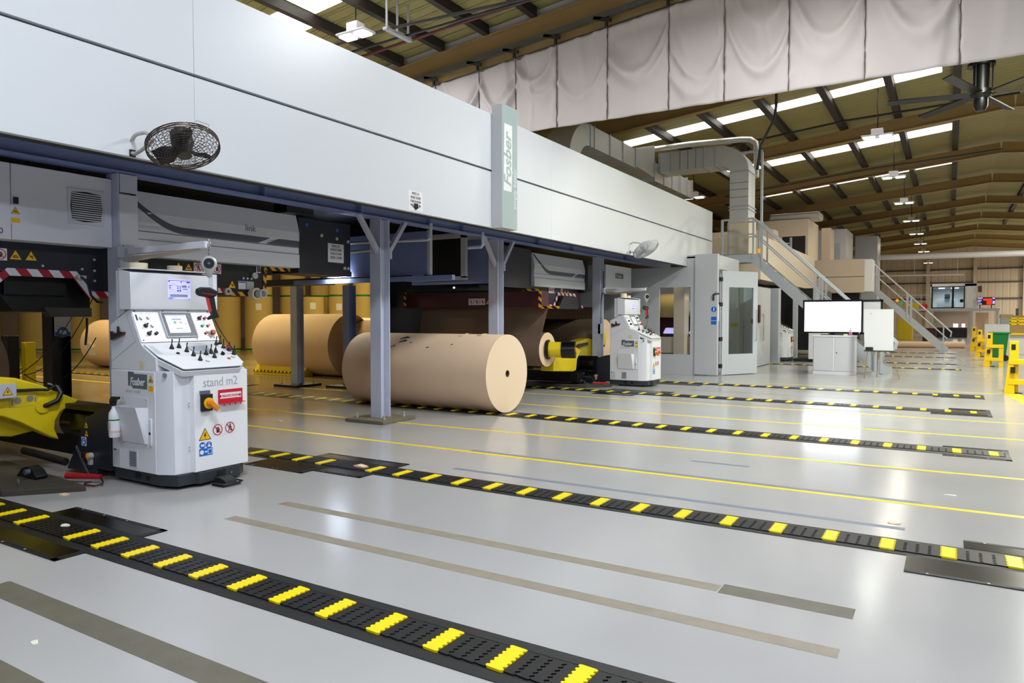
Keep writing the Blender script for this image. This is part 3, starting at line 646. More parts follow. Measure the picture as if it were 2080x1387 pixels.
# paper notice on the fascia
def notice(x, y0, y1, z0, z1, label, lines, hole=True, rx=0):
    r = thing('paper_notice', (x, (y0+y1)/2, z0), label, 'notice', )
    F = face_x(x, (y0+y1)/2, z0); w = y1-y0; h = z1-z0
    sh_ = MB().fbox(F, -w/2, w/2, 0, h, .001, .003).build('sheet', 'signwhite', r, smooth=False)
    for i, l in enumerate(lines):
        text('lettering', l, F.at(0, h*(.83-.2*i), .003), h*.145, 'ink', sh_, align='CENTER', bold=.012, sx=.8 if len(l) > 9 else .85)
        MB().fbox(F.at(0, h*(.81-.2*i), .003), -w*.36 if i else -w*.22, w*.36 if i else w*.22, -.003, 0, 0, .001).build('underline', 'ink', sh_, smooth=False)
    if hole: MB().prism(F.at(0, h*.015, .003), [(-.07,.05),(-.03,.05),(-.03,.09),(.05,.09),(.05,.05),(.08,.05),(0,.0)], 0, .001).build('arrow', 'ink', sh_, smooth=False)
    return r
LN = ('ENTRY TO', 'BOILER  ROOM', 'STARCH ROOM', 'BAILER   ROOM')
notice(FX, 7.155, 7.445, 2.885, 3.135, 'white paper notice stuck on the white fascia left of the sign box', LN)

# ---- steel columns (wide flange), base plates and knee braces
def column(x, y, z1, label, name='steel_column', m='steelblue', w=.2, h=.2, base=True, brace=False, plate='baseplate', ph=.05, b=.36):
    r = thing(name, (x, y, 0), label, 'column')
    bm = MB(); z0 = ph if base else 0
    bm.box((x-w/2,y-h/2,z0),(x+w/2,y-h/2+.014,z1)); bm.box((x-w/2,y+h/2-.014,z0),(x+w/2,y+h/2,z1)); bm.box((x-.006,y-h/2+.014,z0),(x+.006,y+h/2-.014,z1))
    bm.build('shaft', m, r, smooth=False)
    if base:
        MB().box((x-b,y-b,0),(x+b,y+b,ph)).build('base_plate', plate, r, bevel=.006)
        for sx in (-1,1):
            for sy in (-1,1):
                c = MB(); px, py = x+sx*(b*.72), y+sy*(b*.6); c.cyl((px,py,ph),(px,py,ph+.02),.02,n=6); c.cyl((px,py,ph),(px,py,ph+.075),.009,n=10); c.build('anchor_bolt', 'galv', r)
    if brace:
        for s_ in (-1, 1):
            c = MB(); c.fbox(Fr((x+.06, y+s_*.12, 2.46), (1,0,0), (0,-s_*.62,-.78) if s_ > 0 else (0,.62,-.78)), -.03, .03, -.62, .03, -.03, .03)
            c.build('knee_brace', m, r, smooth=False)
            MB().box((x+.03,y+s_*.10,2.36),(x+.12,y+s_*.13,2.5)).build('gusset_plate', m, r, smooth=False)
    return r
column(-7.1, 7.92, 2.925, 'grey steel column in the middle standing in front of the big paper reel', brace=True)
column(-7.1, 11.05, 2.925, 'grey steel column rising behind the right end of the big paper reel', brace=True)
col3 = column(-7.1, 15.5, 2.925, 'grey steel column with a cable beside the distant white console', base=False)
b = MB(); b.tube([(-6.985,15.55,2.6),(-6.99,15.56,2.2),(-7.03,15.5,1.9),(-7.03,15.5,1.35)], .012); b.build('cable', 'black', col3); MB().box((-7.06,15.4,1.12),(-6.99,15.53,1.36)).build('junction_box', 'greypanel', col3, bevel=.005)
col0 = column(-7.1, 4.12, 2.925, 'pale blue steel column directly behind the near white console', base=False)
MB().box((-7.005,4.03,.2),(-6.99,4.215,2.72)).build('cover_plate', 'offwhite', col0, smooth=False); MB().box((-7.005,4.04,2.74),(-6.995,4.205,2.92)).build('cap_plate', 'steelblue', col0, smooth=False)
column(-12.28, 11.0, 2.2, 'rear steel column on a plate in front of the yellow roll chock', ph=.05, plate='dark')
column(-11.1, 11.4, 2.2, 'rear steel column half hidden left of the big paper reel', plate='dark', m='paleblue')
column(-12.7, 6.22, 2.2, 'black post carrying the notices at left behind the yellow arm', m='black', base=False, w=.3, h=.3)
# longitudinal beams
bmr = thing('gantry_beam', (-7.05, 10, 2.93), 'long pale blue steel beam under the white fascia', 'beam')
bb = MB(); bb.box((-7.2,-.5,2.93),(-7.0,20.6,2.95)); bb.box((-7.11,-.5,2.95),(-7.09,20.6,3.2)); bb.box((-7.2,-.5,3.2),(-7.0,20.6,3.22)); bb.build('section', 'paleblue', bmr, smooth=False)
for y in (.9, 2.9, 5.8, 7.45, 9.0, 9.9, 12.5, 14.0, 17.0): MB().box((-7.09,y-.006,2.95),(-7.0,y+.006,3.2)).build('stiffener', 'paleblue', bmr, smooth=False)
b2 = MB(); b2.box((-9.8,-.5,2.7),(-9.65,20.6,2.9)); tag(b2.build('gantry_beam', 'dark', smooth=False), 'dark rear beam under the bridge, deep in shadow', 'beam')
b2 = MB(); b2.box((-12.3,-.5,3.225),(-6.2,20.6,3.26)); b2.box((-9.95,-.5,2.25),(-9.85,11.5,3.22)); tag(b2.build('soffit_shade_skirt', 'black', smooth=False), 'black soffit deck with an added rear skirt that keeps the bridge underside dark', 'soffit')  # rear skirt is added to block store light and darken the bridge

# ---- wall mounted fans
def fan(c, n, up, R, mount, label, mwire, mblade, mbr, blades=3):
    c = Vector(c); n = Vector(n).normalized(); up = Vector(up); u = (up-n*up.dot(n)).normalized(); w = n.cross(u)
    r = thing('wall_fan', c, label, 'fan')
    P = lambda a, rr, d: c+(u*cos(a)+w*sin(a))*rr+n*d
    dome = lambda q: .085*sqrt(max(0, 1-(q*.97)**2.4))
    b = MB()
    for s_ in (1, -1):
        for q in (.22,.3,.38,.46,.54,.62,.7,.78,.86,.94):
            b.tube([P(2*pi*i/40, R*q, s_*dome(q)) for i in range(40)], .0022, 4, closed=True)
        for k in range(28):
            a = 2*pi*k/28; b.tube([P(a+.35*(1-q), R*q, s_*dome(q)) for q in (.16,.35,.55,.75,.9,1.0)], .0022, 4)
    for d in (-.02, .0, .02): b.tube([P(2*pi*i/48, R, d) for i in range(48)], .006, 6, closed=True)
    b.build('cage', mwire, r)
    b = MB(); b.cyl(c+n*.075, c+n*.095, R*.19, n=24); b.build('badge', mwire, r)
    b = MB(); b.lathe(c-n*.16, n, [(0,.05),(.02,.085),(.13,.09),(.2,.06),(.23,.05)], 24); b.build('motor', mblade, r)
    for k in range(blades):
        a0 = 2*pi*k/blades+.5; vs = []; 
        for i in range(8):
            q = .2+.68*i/7; hw = .28+.3*sin(pi*min(1, i/6.))*.8
            for s_ in (-1, 1): vs.append(P(a0+s_*hw*.9, R*q, .02+s_*.035))
        o = MB().add(vs, [(2*i, 2*i+1, 2*i+3, 2*i+2) for i in range(7)]).build('fan_blade', mblade, r); md = o.modifiers.new('t', 'SOLIDIFY'); md.thickness = .003
    b = MB(); b.tube([Vector(p) for p in mount], .016, 8); b.build('bracket', mbr, r)
    m0 = Vector(mount[0]); m1 = Vector(mount[-1]); b = MB(); b.box((FX, m1.y-.02, m1.z-.03),(FX+.012, m1.y+.03, m1.z+.03)); b.build('wall_plate', 'black', r, smooth=False)
    h = [P(.18, R, .0), P(.18, R+.03, -.03), P(-.18, R+.03, -.03), P(-.18, R, .0)]; b = MB(); b.tube(h, .004, 6); b.build('handle', mbr, r)
    return r
fan((-5.50,3.72,2.93), (.42,-.12,-.86), (.3,0,.2), .285,
    [(FX+.01,3.53,3.0),(-5.88,3.53,3.03),(-5.82,3.52,3.035),(-5.70,3.51,3.03),(-5.62,3.53,3.0),(-5.60,3.53,2.97),(-5.66,3.52,2.93),(-5.76,3.51,2.89),(-5.86,3.52,2.875),(FX+.01,3.53,2.89)],
    'brown wire cage fan tilted down on the white fascia above the near console', 'wirebrown', 'dark', 'galv')
fan((-5.52,14.45,2.955), (.54,-.14,-.825), (.3,0,.5), .285,
    [(FX+.01,14.58,3.1),(-5.85,14.56,3.12),(-5.7,14.52,3.1),(-5.6,14.5,3.03),(-5.7,14.54,2.94),(-5.85,14.56,2.91),(FX+.01,14.58,2.92)],
    'bright silver wire fan on the white fascia above the distant console', 'steelgrey', 'galv', 'galv')

# ---- machine units hanging below the bridge
wc = thing('machine_cabinet', (-7.3, 3.2, 2.2), 'white machine cabinet with a louvred vent at the left edge under the fascia', 'machine')
MB().box((-7.75,1.2,2.195),(-7.1,3.12,2.868)).build('side_panel', 'white', wc, bevel=.006)
MB().box((-7.75,3.125,2.195),(-7.1,4.02,2.868)).build('door_panel', 'white', wc, bevel=.006)
Fv = face_x(-7.1, 3.765, 2.56)
vf_ = MB().fbox(Fv, -.17, .17, -.17, .17, 0, .012).build('vent_frame', 'offwhite', wc, bevel=.004)
b = MB(); b.prism(Fv, [(-.135,-.13),(-.02,-.145),(.135,-.13),(.15,0),(.135,.13),(0,.145),(-.135,.13),(-.148,0)], .012, .014); b.build('vent_recess', 'dark', vf_, smooth=False)
b = MB()
for k in range(13): b.fbox(Fv.at(0,-.13+k*.0205,.014), -.14, .14, 0, .009, 0, .01)
b.build('vent_louvre', 'offwhite', vf_, smooth=False)
MB().fbox(face_x(-7.1,3.155,2.54), -.018, .02, -.03, .03, 0, .02).build('latch', 'ink', wc, bevel=.003)
MB().fbox(face_x(-7.1,3.155,2.42), -.04, .04, -.085, .085, 0, .002).build('sticker_backing', 'signwhite', wc, smooth=False)
warn_tri(face_x(-7.0975,3.155,2.425), .07, wc, 'hand'); MB().fbox(face_x(-7.0975,3.155,2.365), -.035, .035, -.02, .02, 0, .002).build('yellow_label', 'signyellow', wc, smooth=False)
text('lettering', '0', face_x(-7.1,3.02,2.24), .07, 'ink', wc)
b = MB(); b.tube([(-7.3,3.35,2.86),(-7.3,3.38,2.98),(-7.3,3.5,3.03),(-7.3,3.63,2.98),(-7.3,3.66,2.87)], .022); b.build('hose', 'black', wc)
# black splicer side plate under it, red and white guard tape
sp = thing('splicer_machine', (-7.6, 3.2, 1.75), 'black splicer plate with red and white tape edge under the left cabinet', 'machine')
Fp = face_x(-7.32, 0, 0)
MB().prism(Fp, [(1.2,2.2),(4.5,2.2),(4.5,1.72),(3.93,1.72),(3.78,1.93),(3.17,1.95),(3.08,1.90),(1.2,1.9)], -.12, 0).build('side_plate', 'darkblue', sp, smooth=False)
MB().prism(Fp, [(3.08,1.88),(3.175,1.955),(3.78,1.955),(3.925,1.765),(4.3,1.765),(4.3,1.70),(3.89,1.70),(3.75,1.885),(3.19,1.885),(3.08,1.79)], .0, .004).build('guard_tape', 'redwhite', sp, smooth=False)
MB().box((-9.3,3.2,1.72),(-7.45,3.75,1.95)).build('crossbeam', 'black', sp, smooth=False)
MB().prism(Fr((-7.5,0,0),(0,1,0),(0,0,1)), [(2.6,1.72),(2.95,1.9),(4.0,1.9),(4.0,1.56),(3.3,1.56),(3.18,1.72)], -1.7, 0).build('knife_carriage', 'black', sp, smooth=False)
MB().prism(Fr((-7.49,0,0),(0,1,0),(0,0,1)), [(3.55,1.6),(4.0,1.6),(4.0,1.51),(3.62,1.51)], -.1, .02).build('cable_chain', 'railsteel', sp, smooth=False)
warn_tri(face_x(-7.319,3.245,2.03), .115, sp, 'hand'); warn_tri(face_x(-7.319,3.375,2.03), .115, sp, 'wheel'); prohibit(face_x(-7.319,3.12,2.075), .11, sp, 'hand')
for (y, z) in ((3.47,1.99),(3.83,1.98),(3.95,1.97),(3.95,1.87),(3.95,2.08)):
    MB().cyl((-7.32,y,z),(-7.305,y,z),.012,n=10).build('bolt_head', 'galv', sp)
b = MB(); b.tube([(-7.28,3.8,1.9),(-7.24,3.84,1.86),(-7.25,3.88,1.72),(-7.27,3.95,1.66),(-7.3,4.02,1.65)], .012); b.build('hose', 'black', sp)
b = MB(); b.cyl((-7.32,3.78,1.9),(-7.27,3.78,1.9),.02,n=12); b.box((-7.3,3.79,1.885),(-7.27,3.85,1.915)); b.build('valve', 'galv', sp)

def link_unit(y0, y1, x, label, dark_y, wordmark=True, zoff=0.):
    r = thing('splicer_bridge', (x, y0, 2.16), label, 'machine')
    # stepped white cover
    F = face_x(x, 0, 0); zt, zb = 2.84, 2.155
    MB().prism(Fr((x,y0,0),(1,0,0),(0,0,1)), [(-.25,zb),(.0,zb),(.0,zb+.17),(-.012,zb+.175),(-.012,zb+.33),(0,zb+.36),(0,zb+.46),(-.06,zt),(-.25,zt)], 0, -(y1-y0)).build('cover', 'white', r, smooth=False)
    for z in (zb+.172, zb+.262): MB().box((x-.011,y0,z-.004),(x-.0005 if z < zb+.2 else x-.011+.0012,y1,z+.004)).build('pinstripe', 'stripegrey', r, smooth=False)
    L = y1-y0
    # swoosh band: curve from the top left sweeping into a horizontal bar
    b = MB(); up = []; lo = []
    for i in range(15):
        t = i/14; yy = y0-.1*L*0+L*(.015+.30*t); zz = zb+.30+.38*(1-t)**2.0
        up.append((yy+.035*(1-t)*L*.3, zz+.035*t+.01)); lo.append((yy-.02*(1-t), zz-.03))
    for i in range(14):
        q = []
        for (yy, zz) in (lo[i], lo[i+1], up[i+1], up[i]):
            dz = max(0, zz-(zb+.46)); q.append((x+.002-(.06*dz/(zt-zb-.46)), yy, min(zz, zt-.002)))
        b.add(q+[(p[0]-.01,p[1],p[2]) for p in q], [(0,1,2,3),(7,6,5,4),(0,4,5,1),(1,5,6,2),(2,6,7,3),(3,7,4,0)])
    ya = lo[-1][0]
    b.prism(F, [(ya,zb+.27),(y0+L*.72,zb+.27),(y0+L*.80,zb+.345),(ya,zb+.345)], -.011, .002)
    b.prism(F, [(y0+L*.78,zb+.27),(y1-.01,zb+.27),(y1-.01,zb+.345),(y0+L*.86,zb+.345)], -.011, .002)
    b.build('swoosh_band', 'stripegrey', r, smooth=False)
    if wordmark: text('lettering', 'link', face_x(x+.001, y0+L*.64, zb+.40), .11, 'stripegrey', r)
    # black frame behind and beyond
    MB().box((x-.6,y0+.02,2.18),(x-.26,y1,2.8)).build('rear_frame', 'dark', r, smooth=False)
    MB().box((x-.55,y1+.01,2.09),(x-.03,dark_y,2.83)).build('drive_housing', 'darkblue', r, bevel=.008)
    return r
lk = link_unit(4.24, 6.59, -7.3, 'long white splicer cover with a grey swoosh band above the near console', 7.56)
for (y,z) in ((7.0,2.62),(7.28,2.6),(7.5,2.58),(7.43,2.2),(7.5,2.2)): MB().cyl((-7.33,y,z),(-7.31,y,z),.022,n=14).build('bolt_head', 'galv', lk)
for (y,z) in ((6.75,2.74),(7.3,2.72)): MB().fbox(face_x(-7.33,y,z), -.02,.02,-.02,.02,0,.002).build('blue_sticker', 'signblue', lk, smooth=False)
MB().box((-7.45,6.3,2.84),(-7.2,6.75,2.97)).build('control_box', 'black', lk, bevel=.006)
notice(-7.328, 7.12, 7.42, 2.27, 2.53, 'white paper notice on the black machine housing left of the middle column', LN, hole=False)
# black side plate under the link cover with signs
lp = thing('splicer_side_plate', (-7.5, 5.2, 1.78), 'black machine plate with safety stickers and hazard tape edge above the near console', 'machine')
MB().box((-7.66,4.2,1.78),(-7.5,6.2,2.15)).build('plate', 'dark', lp, smooth=False)
MB().box((-9.6,6.25,2.06),(-7.6,6.4,2.15)).build('crossbeam', 'dark', lp, smooth=False)
Fq = face_x(-7.498, 0, 0)
def roundstrip(b, pts, w):
    for p, q in zip(pts, pts[1:]):
        d = Vector((0, q[0]-p[0], q[1]-p[1])); L = d.length; d.normalize(); b.fbox(Fr((-7.498,p[0],p[1]), d, X_.cross(d)), -.004, L+.004, -w/2, w/2, 0, .008)
b = MB(); roundstrip(b, [(6.75,2.13),(6.23,2.135),(6.19,2.11),(6.18,1.82),(6.15,1.79),(5.62,1.80)], .05); b.build('hazard_tape', 'hazard', lp, smooth=False)
warn_tri(Fq.at(4.99,2.045), .105, lp, 'wheel'); warn_tri(Fq.at(5.115,2.045), .105, lp, 'hand')
prohibit(Fq.at(5.24,2.085), .115, lp, 'man'); prohibit(Fq.at(5.365,2.085), .115, lp, 'hand'); prohibit(Fq.at(5.49,2.085), .115, lp, 'hand')
warn_tri(Fq.at(5.70,1.86), .12, lp, 'wheel')
MB().fbox(Fq, 5.79,5.90,1.855,1.955,0,.002).build('paper_label', 'signwhite', lp, smooth=False); MB().fbox(Fq, 5.795,5.895,1.935,1.95,.002,.003).build('label_header', 'signblue', lp, smooth=False)
MB().fbox(Fq, 5.91,6.02,1.855,1.955,0,.002).build('data_plate', 'greypanel', lp, smooth=False)
MB().fbox(Fq, 6.06,6.125,2.07,2.17,0,.004).build('letter_plate', 'signwhite', lp, smooth=False); text('lettering', 'B', face_x(-7.4935,6.066,2.085), .1, 'ink', lp, bold=.03)
MB().cyl((-7.5,6.03,2.03),(-7.475,6.03,2.03),.04,n=24).build('round_cap', 'steelgrey', lp)
for y in (5.86,5.92,5.98): MB().cyl((-7.5,y,1.99),(-7.485,y,1.99),.014,n=12).build('bolt_head', 'galv', lp)
MB().ringcyl((-7.5,5.62,1.82),(-7.46,5.62,1.82),.045,.02,24).build('flange', 'galv', lp)
MB().fbox(Fq, 5.5,5.62,1.80,1.86,0,.003).build('red_sticker', 'redwhite', lp, smooth=False)
tr_ = thing('tape_roll', (-7.42,6.02,1.80), 'cream masking tape roll hung on the black plate by the hazard tape corner', 'tape roll')
MB().ringcyl((-7.49,6.0,1.80),(-7.41,6.0,1.80),.075,.05,32).build('tape', 'masking', tr_); MB().ringcyl((-7.46,6.06,1.805),(-7.36,6.06,1.805),.055,.043,32).build('core', 'signwhite', tr_)
# pale blue boxes and frames farther along
bx = thing('machine_enclosure', (-8.3, 9.55, 2.2), 'pale blue grey machine box end with a lit strip lamp, behind the middle column', 'machine')
MB().box((-9.8,9.5,2.23),(-7.46,9.54,2.95)).build('end_panel', 'paleblue', bx, smooth=False); MB().box((-7.46,9.48,2.22),(-7.40,9.55,2.96)).build('corner_post', 'steelgrey', bx, smooth=False)
MB().box((-10.6,9.42,2.12),(-6.9,9.5,2.2)).build('bottom_rail', 'paleblue', bx, smooth=False)
MB().box((-12,9.5,2.12),(-9.9,9.8,2.24)).build('dark_side_rail', 'dark', bx, smooth=False)
le = thing('strip_lamp', (-9.4,9.4,2.2), 'glowing white strip lamp under the machine box left of the middle column', 'lamp')
MB().box((-9.7,9.38,2.235),(-9.22,9.42,2.30)).build('lamp_tube', 'ledstrip', le, smooth=False)
MB().box((-9.86,9.39,2.225),(-9.7,9.43,2.3)).build('end_cap', 'black', le, smooth=False); MB().box((-9.22,9.39,2.23),(-9.12,9.43,2.32)).build('driver', 'black', le, smooth=False)
area('strip_lamp_light', (-9.46,9.36,2.25), .45, 45, (.85,.93,1.0), rot=(radians(60),0,0), size_y=.06)
bx2 = thing('machine_enclosure', (-8.0, 10.85, 2.2), 'second pale frame with a dark inset panel right of the middle column', 'machine')
MB().box((-8.6,10.82,2.26),(-7.68,10.86,3.0)).build('inset_panel', 'dark', bx2, smooth=False)
for (a, c, z0, z1) in ((-7.7,-7.6,2.24,3.06),): MB().box((a,10.78,z0),(c,10.86,z1)).build('side_frame', 'steelgrey', bx2, smooth=False)
MB().box((-9.0,10.78,2.2),(-7.6,10.86,2.265)).build('bottom_frame', 'steelgrey', bx2, smooth=False); MB().box((-9.0,10.78,2.97),(-7.6,11.4,3.06)).build('top_frame', 'steelgrey', bx2, smooth=False)
MB().box((-9.2,11.2,2.15),(-7.2,11.3,2.95)).build('far_panel', 'paleblue', bx2, smooth=False)
pp = thing('conduit_run', (-6.9, 8.5, 2.5), 'pale conduit pipe bending up under the beam right of the middle column', 'pipe')
for pts in ([(-9.2,8.9,2.77),(-6.75,8.6,2.68),(-6.70,8.6,2.70),(-6.69,8.6,2.92)], [(-6.6,9.45,2.62),(-6.35,9.45,2.62),(-6.32,9.45,2.65),(-6.32,9.45,2.85)], [(-9.2,8.9,2.6),(-7.6,8.75,2.6)]):
    b = MB(); b.tube(pts, .025, 8); b.build('pipe_length', 'steelblue', pp)
# second splicer
lk2 = link_unit(12.82, 15.2, -7.3, 'distant white splicer cover with a grey swoosh band under the fascia', 15.42, wordmark=False)
MB().box((-7.85,11.6,2.1),(-7.36,12.78,2.9)).build('inner_housing', 'darkblue', lk2, smooth=False)
rb = thing('splicer_crossbeam', (-8.4, 12.2, 1.7), 'dark red machine crossbeam with a row of dim safety stickers behind the big reel', 'machine')
MB().box((-10.2,12.2,1.72),(-6.80,12.5,2.02)).build('beam', 'darkred', rb, smooth=False)
MB().box((-10.0,12.0,2.05),(-7.9,12.4,2.3)).build('upper_carriage', 'black', rb, smooth=False)
Fr_ = face_my(0, 12.198, 0)
for (a, c, z0, z1) in ((-6.85,-6.79,1.70,2.06),(-7.2,-6.86,2.03,2.07),(-6.78,-6.4,1.68,1.73),(-10.24,-10.18,1.72,2.05)): MB().fbox(Fr_, a, c, z0, z1, 0, .01).build('hazard_tape', 'hazard', rb, smooth=False)
for i in range(3): prohibit(Fr_.at(-8.45+.14*i,1.83), .13, rb, ('man','hand','hand')[i])
for i in range(2): warn_tri(Fr_.at(-8.03+.15*i,1.775), .12, rb, 'wheel')
MB().fbox(Fr_, -8.95, -8.45, 2.09, 2.15, .2, .22).build('switch_strip', 'dark', rb, smooth=False); MB().cyl((-8.72,11.985,2.12),(-8.72,11.96,2.12),.02,n=12).build('pilot_light', 'pilot', rb)
wb = MB(); wb.add([(-10.0,12.55,1.75),(-6.83,12.55,1.75),(-6.95,12.38,.95),(-10.0,12.38,.95)]+[(-10.0,12.56,1.75),(-6.83,12.56,1.75),(-6.95,12.39,.95),(-10.0,12.39,.95)], [(0,3,2,1),(4,5,6,7),(0,1,5,4),(1,2,6,5),(2,3,7,6),(3,0,4,7)])
tag(wb.build('paper_web', 'kraftdark', smooth=False), 'sheet of dark brown paper hanging from the red crossbeam to a roll', 'paper web')
lp2 = thing('splicer_side_plate', (-7.5, 14.2, 1.78), 'distant black machine plate with red and white tape edge above a yellow arm', 'machine')
MB().box((-7.6,12.85,1.76),(-7.45,16.9,2.15)).build('plate', 'darkblue', lp2, smooth=False)
b = MB(); F2 = face_x(-7.44, 0, 0)
b.prism(F2, [(13.35,1.73),(13.95,1.73),(14.15,2.0),(14.95,2.0),(15.15,1.73),(15.4,1.73),(15.4,1.79),(15.2,1.79),(15.0,2.06),(14.1,2.06),(13.9,1.79),(13.35,1.79)], 0, .006)
b.build('guard_tape', 'redwhite', lp2, smooth=False)
MB().prism(F2, [(13.95,1.7),(14.2,1.98),(14.9,1.98),(15.15,1.7)], .006, .1).build('knife_carriage', 'black', lp2, smooth=False)
for (y, k) in ((13.75,'h'),(13.88,'m'),(14.3,'h')): prohibit(F2.at(y,2.1,0), .12, lp2, 'hand' if k == 'h' else 'man')
for y in (14.45,14.6): warn_tri(F2.at(y,2.04), .12, lp2)
MB().ringcyl((-7.44,13.2,1.82),(-7.36,13.2,1.82),.09,.05,24).build('tape_roll', 'masking', lp2)
fb = thing('machine_cabinet', (-7.45, 16.8, 2.16), 'distant white machine cabinet with a small grey logo beside the second fan', 'machine')
MB().box((-7.7,16.2,2.16),(-7.22,17.85,2.81)).build('body', 'white', fb, bevel=.005)
lq = MB().fbox(face_x(-7.22,0,0), 16.8,17.3,2.5,2.63,0,.003).build('logo_plate', 'logogrey', fb, smooth=False); text('logo_lettering', 'Fosber', face_x(-7.216,16.83,2.52), .13, 'white', lq, shear=.25)

rf = thing('shade_backing', (-10.6, 15, 0), 'black backing sheets added to keep the bay behind the red crossbeam dark', 'machine')  # black sheets added to shut out store light and keep this bay dark
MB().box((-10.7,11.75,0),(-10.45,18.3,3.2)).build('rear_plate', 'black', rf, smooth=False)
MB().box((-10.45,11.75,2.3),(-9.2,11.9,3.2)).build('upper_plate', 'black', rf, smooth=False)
# ================================================================== OPERATOR CONSOLE
def make_console():
    r = thing('control_console', (-6.1, 4.08, 0), 'white operator console with joysticks and screens, near at left', 'control console')
    Y0, Y1 = 3.68, 4.48
    FT = Fr((0,0,0), (1,0,0), (0,1,0))
    # plinth: chamfered dark skirt
    MB().prism(FT, [(-6.57,Y0+.02),(-5.86,Y0+.02),(-5.70,3.76),(-5.685,3.91),(-5.64,3.93),(-5.66,4.36),(-5.75,4.47),(-6.57,4.47)], .03, .13).build('plinth', 'plinth', r, bevel=.004)
    for (x, y) in ((-6.4,3.9),(-5.85,3.85),(-6.4,4.3),(-5.85,4.3)): MB().cyl((x,y,0),(x,y,.03),.03,n=12).build('levelling_foot', 'black', r)
    MB().fbox(face_my(-6.2,Y0+.02,.08), -.04, .04, -.02, .03, -.001, .003).build('plinth_slot', 'black', r, smooth=False)
    MB().fbox(face_my(-6.05,Y0+.02,.08), -.03, .03, -.02, .02, -.001, .003).build('plinth_slot', 'black', r, smooth=False)
    MB().fbox(face_x(-5.652,4.12,.045), -.08, .08, 0, .07, -.001, .004).build('pedal_recess', 'ink', r, smooth=False)
    for y in (4.0, 4.26): MB().cyl((-5.66,y,.075),(-5.645,y,.075),.008,n=10).build('skirt_screw', 'chrome', r)
    # lower cabinet
    MB().prism(FT, [(-6.56,Y0),(-5.872,Y0),(-5.73,3.75),(-5.705,3.90),(-5.70,4.46),(-6.56,Y1)], .13, 1.035).build('cabinet_body', 'white', r, bevel=.004)
    sdr = MB().fbox(face_my(-6.22,Y0,.58), -.335, .335, -.445, .445, 0, .006).build('side_door', 'white', r, bevel=.003)
    MB().prism(FT, [(-5.71,3.885),(-5.66,3.90),(-5.665,4.46),(-5.71,4.47)], .135, 1.02).build('front_door', 'panelwhite', r, bevel=.004)
    # upper housing: side profile extruded across
    prof = [(-6.56,1.035),(-5.872,1.035),(-5.872,1.150),(-6.07,1.250),(-6.095,1.276),(-6.255,1.578),(-6.36,1.535),(-6.56,1.44)]
    MB().prism(Fr((0,Y0,0),(1,0,0),(0,0,1)), prof, 0, -(Y1-Y0)).build('upper_housing', 'white', r, bevel=.004)
    b = MB(); b.fbox(Fr((-6.56,Y0-.001,1.10),(.69,0,.34),(0,0,1)), 0, .44, -.002, .002, -.002, .001); b.fbox(Fr((-6.30,Y0-.001,1.53),(.25,0,-.42),(0,1,0)), 0, .26, -.001, .001, -.002, .002)
    b.build('seam_line', 'greyink', r, smooth=False)
    # desk tray with grey gasket edge
    T = Fr((-6.07,0,1.262), Vector((.44,0,-.205)), (0,1,0)); TL = sqrt(.44**2+.205**2)
    poly = [(-.005,Y0+.01),(.23,Y0+.01),(TL-.01,3.775),(TL,3.80),(TL,4.37),(TL-.06,4.44),(.23,Y1),(-.005,Y1)]
    MB().prism(T, [(p[0],p[1]) for p in poly], -.075, -.022).build('desk_tray', 'white', r, bevel=.004)
    MB().prism(T, [(p[0]*.985,(p[1]-4.08)*.975+4.08) for p in poly], -.022, -.006).build('desk_gasket', 'stripegrey', r, smooth=False)
    MB().prism(T, [(p[0],(p[1]-4.08)*.985+4.08) for p in poly], -.006, .003).build('desk_plate', 'panelwhite', r, bevel=.002)
    MB().fbox(T, .03, .2, 3.72, 3.755, .003, .006).build('desk_label_strip', 'offwhite', r, smooth=False)
    # sloped instrument panel (u across = +y)
    N = Fr((-6.0925,Y0,1.28), (0,1,0), Vector((-.16,0,.30)))
    PW, PH = Y1-Y0, .335
    MB().fbox(N, .005, PW-.005, .0, PH, 0, .006).build('instrument_panel', 'panelwhite', r, bevel=.002)
    for a in (.03, .3, .56, .77):
        for c in (.02, PH-.02): MB().cyl(N.p(a,c,.006), N.p(a,c,.009), .006, n=8).build('panel_screw', 'ink', r)
    # touch screen on the panel
    tsb = MB().fbox(N, .255, .575, .035, .305, .006, .022).build('touch_screen_bezel', 'greypanel', r, bevel=.004)
    MB().fbox(N, .268, .562, .047, .293, .022, .024).build('touch_screen_mask', 'stripegrey', tsb, smooth=False)
    MB().fbox(N, .295, .505, .08, .268, .024, .026).build('touch_screen', 'lcdwhite', tsb, smooth=False)
    def ui(F, rects, name, m, par=None):
        b = MB()
        for a0, a1, b0, b1 in rects: b.fbox(F, a0, a1, b0, b1, 0, .0006)
        b.build(name, m, par or tsb, smooth=False)
    G = N.at(.295,.08,.026)
    ui(G, [(.005,.205,.178,.186),(.06,.15,.140,.148),(.045,.165,.132,.139)], 'screen_graphics', 'uigrey')
    ui(G, [(.07,.12,.165,.17),(.01,.03,.12,.124),(.18,.2,.12,.124),(.01,.04,.09,.095),(.17,.2,.09,.095),(.07,.14,.04,.048),(.02,.19,.012,.016)], 'screen_graphics', 'uiblue')
    b = MB(); b.prism(G, circ(.017, 18, .078, .108), 0, .0008); b.build('screen_graphics', 'uiteal', tsb, smooth=False)
    b = MB(); b.prism(G, circ(.017, 18, .138, .108), 0, .0008); b.build('screen_graphics', 'uipink', tsb, smooth=False)
    text('lettering', 'OPERATOR', Fr(N.p(.535,.235,.024), -N.v, N.u), .018, 'greyink', tsb)
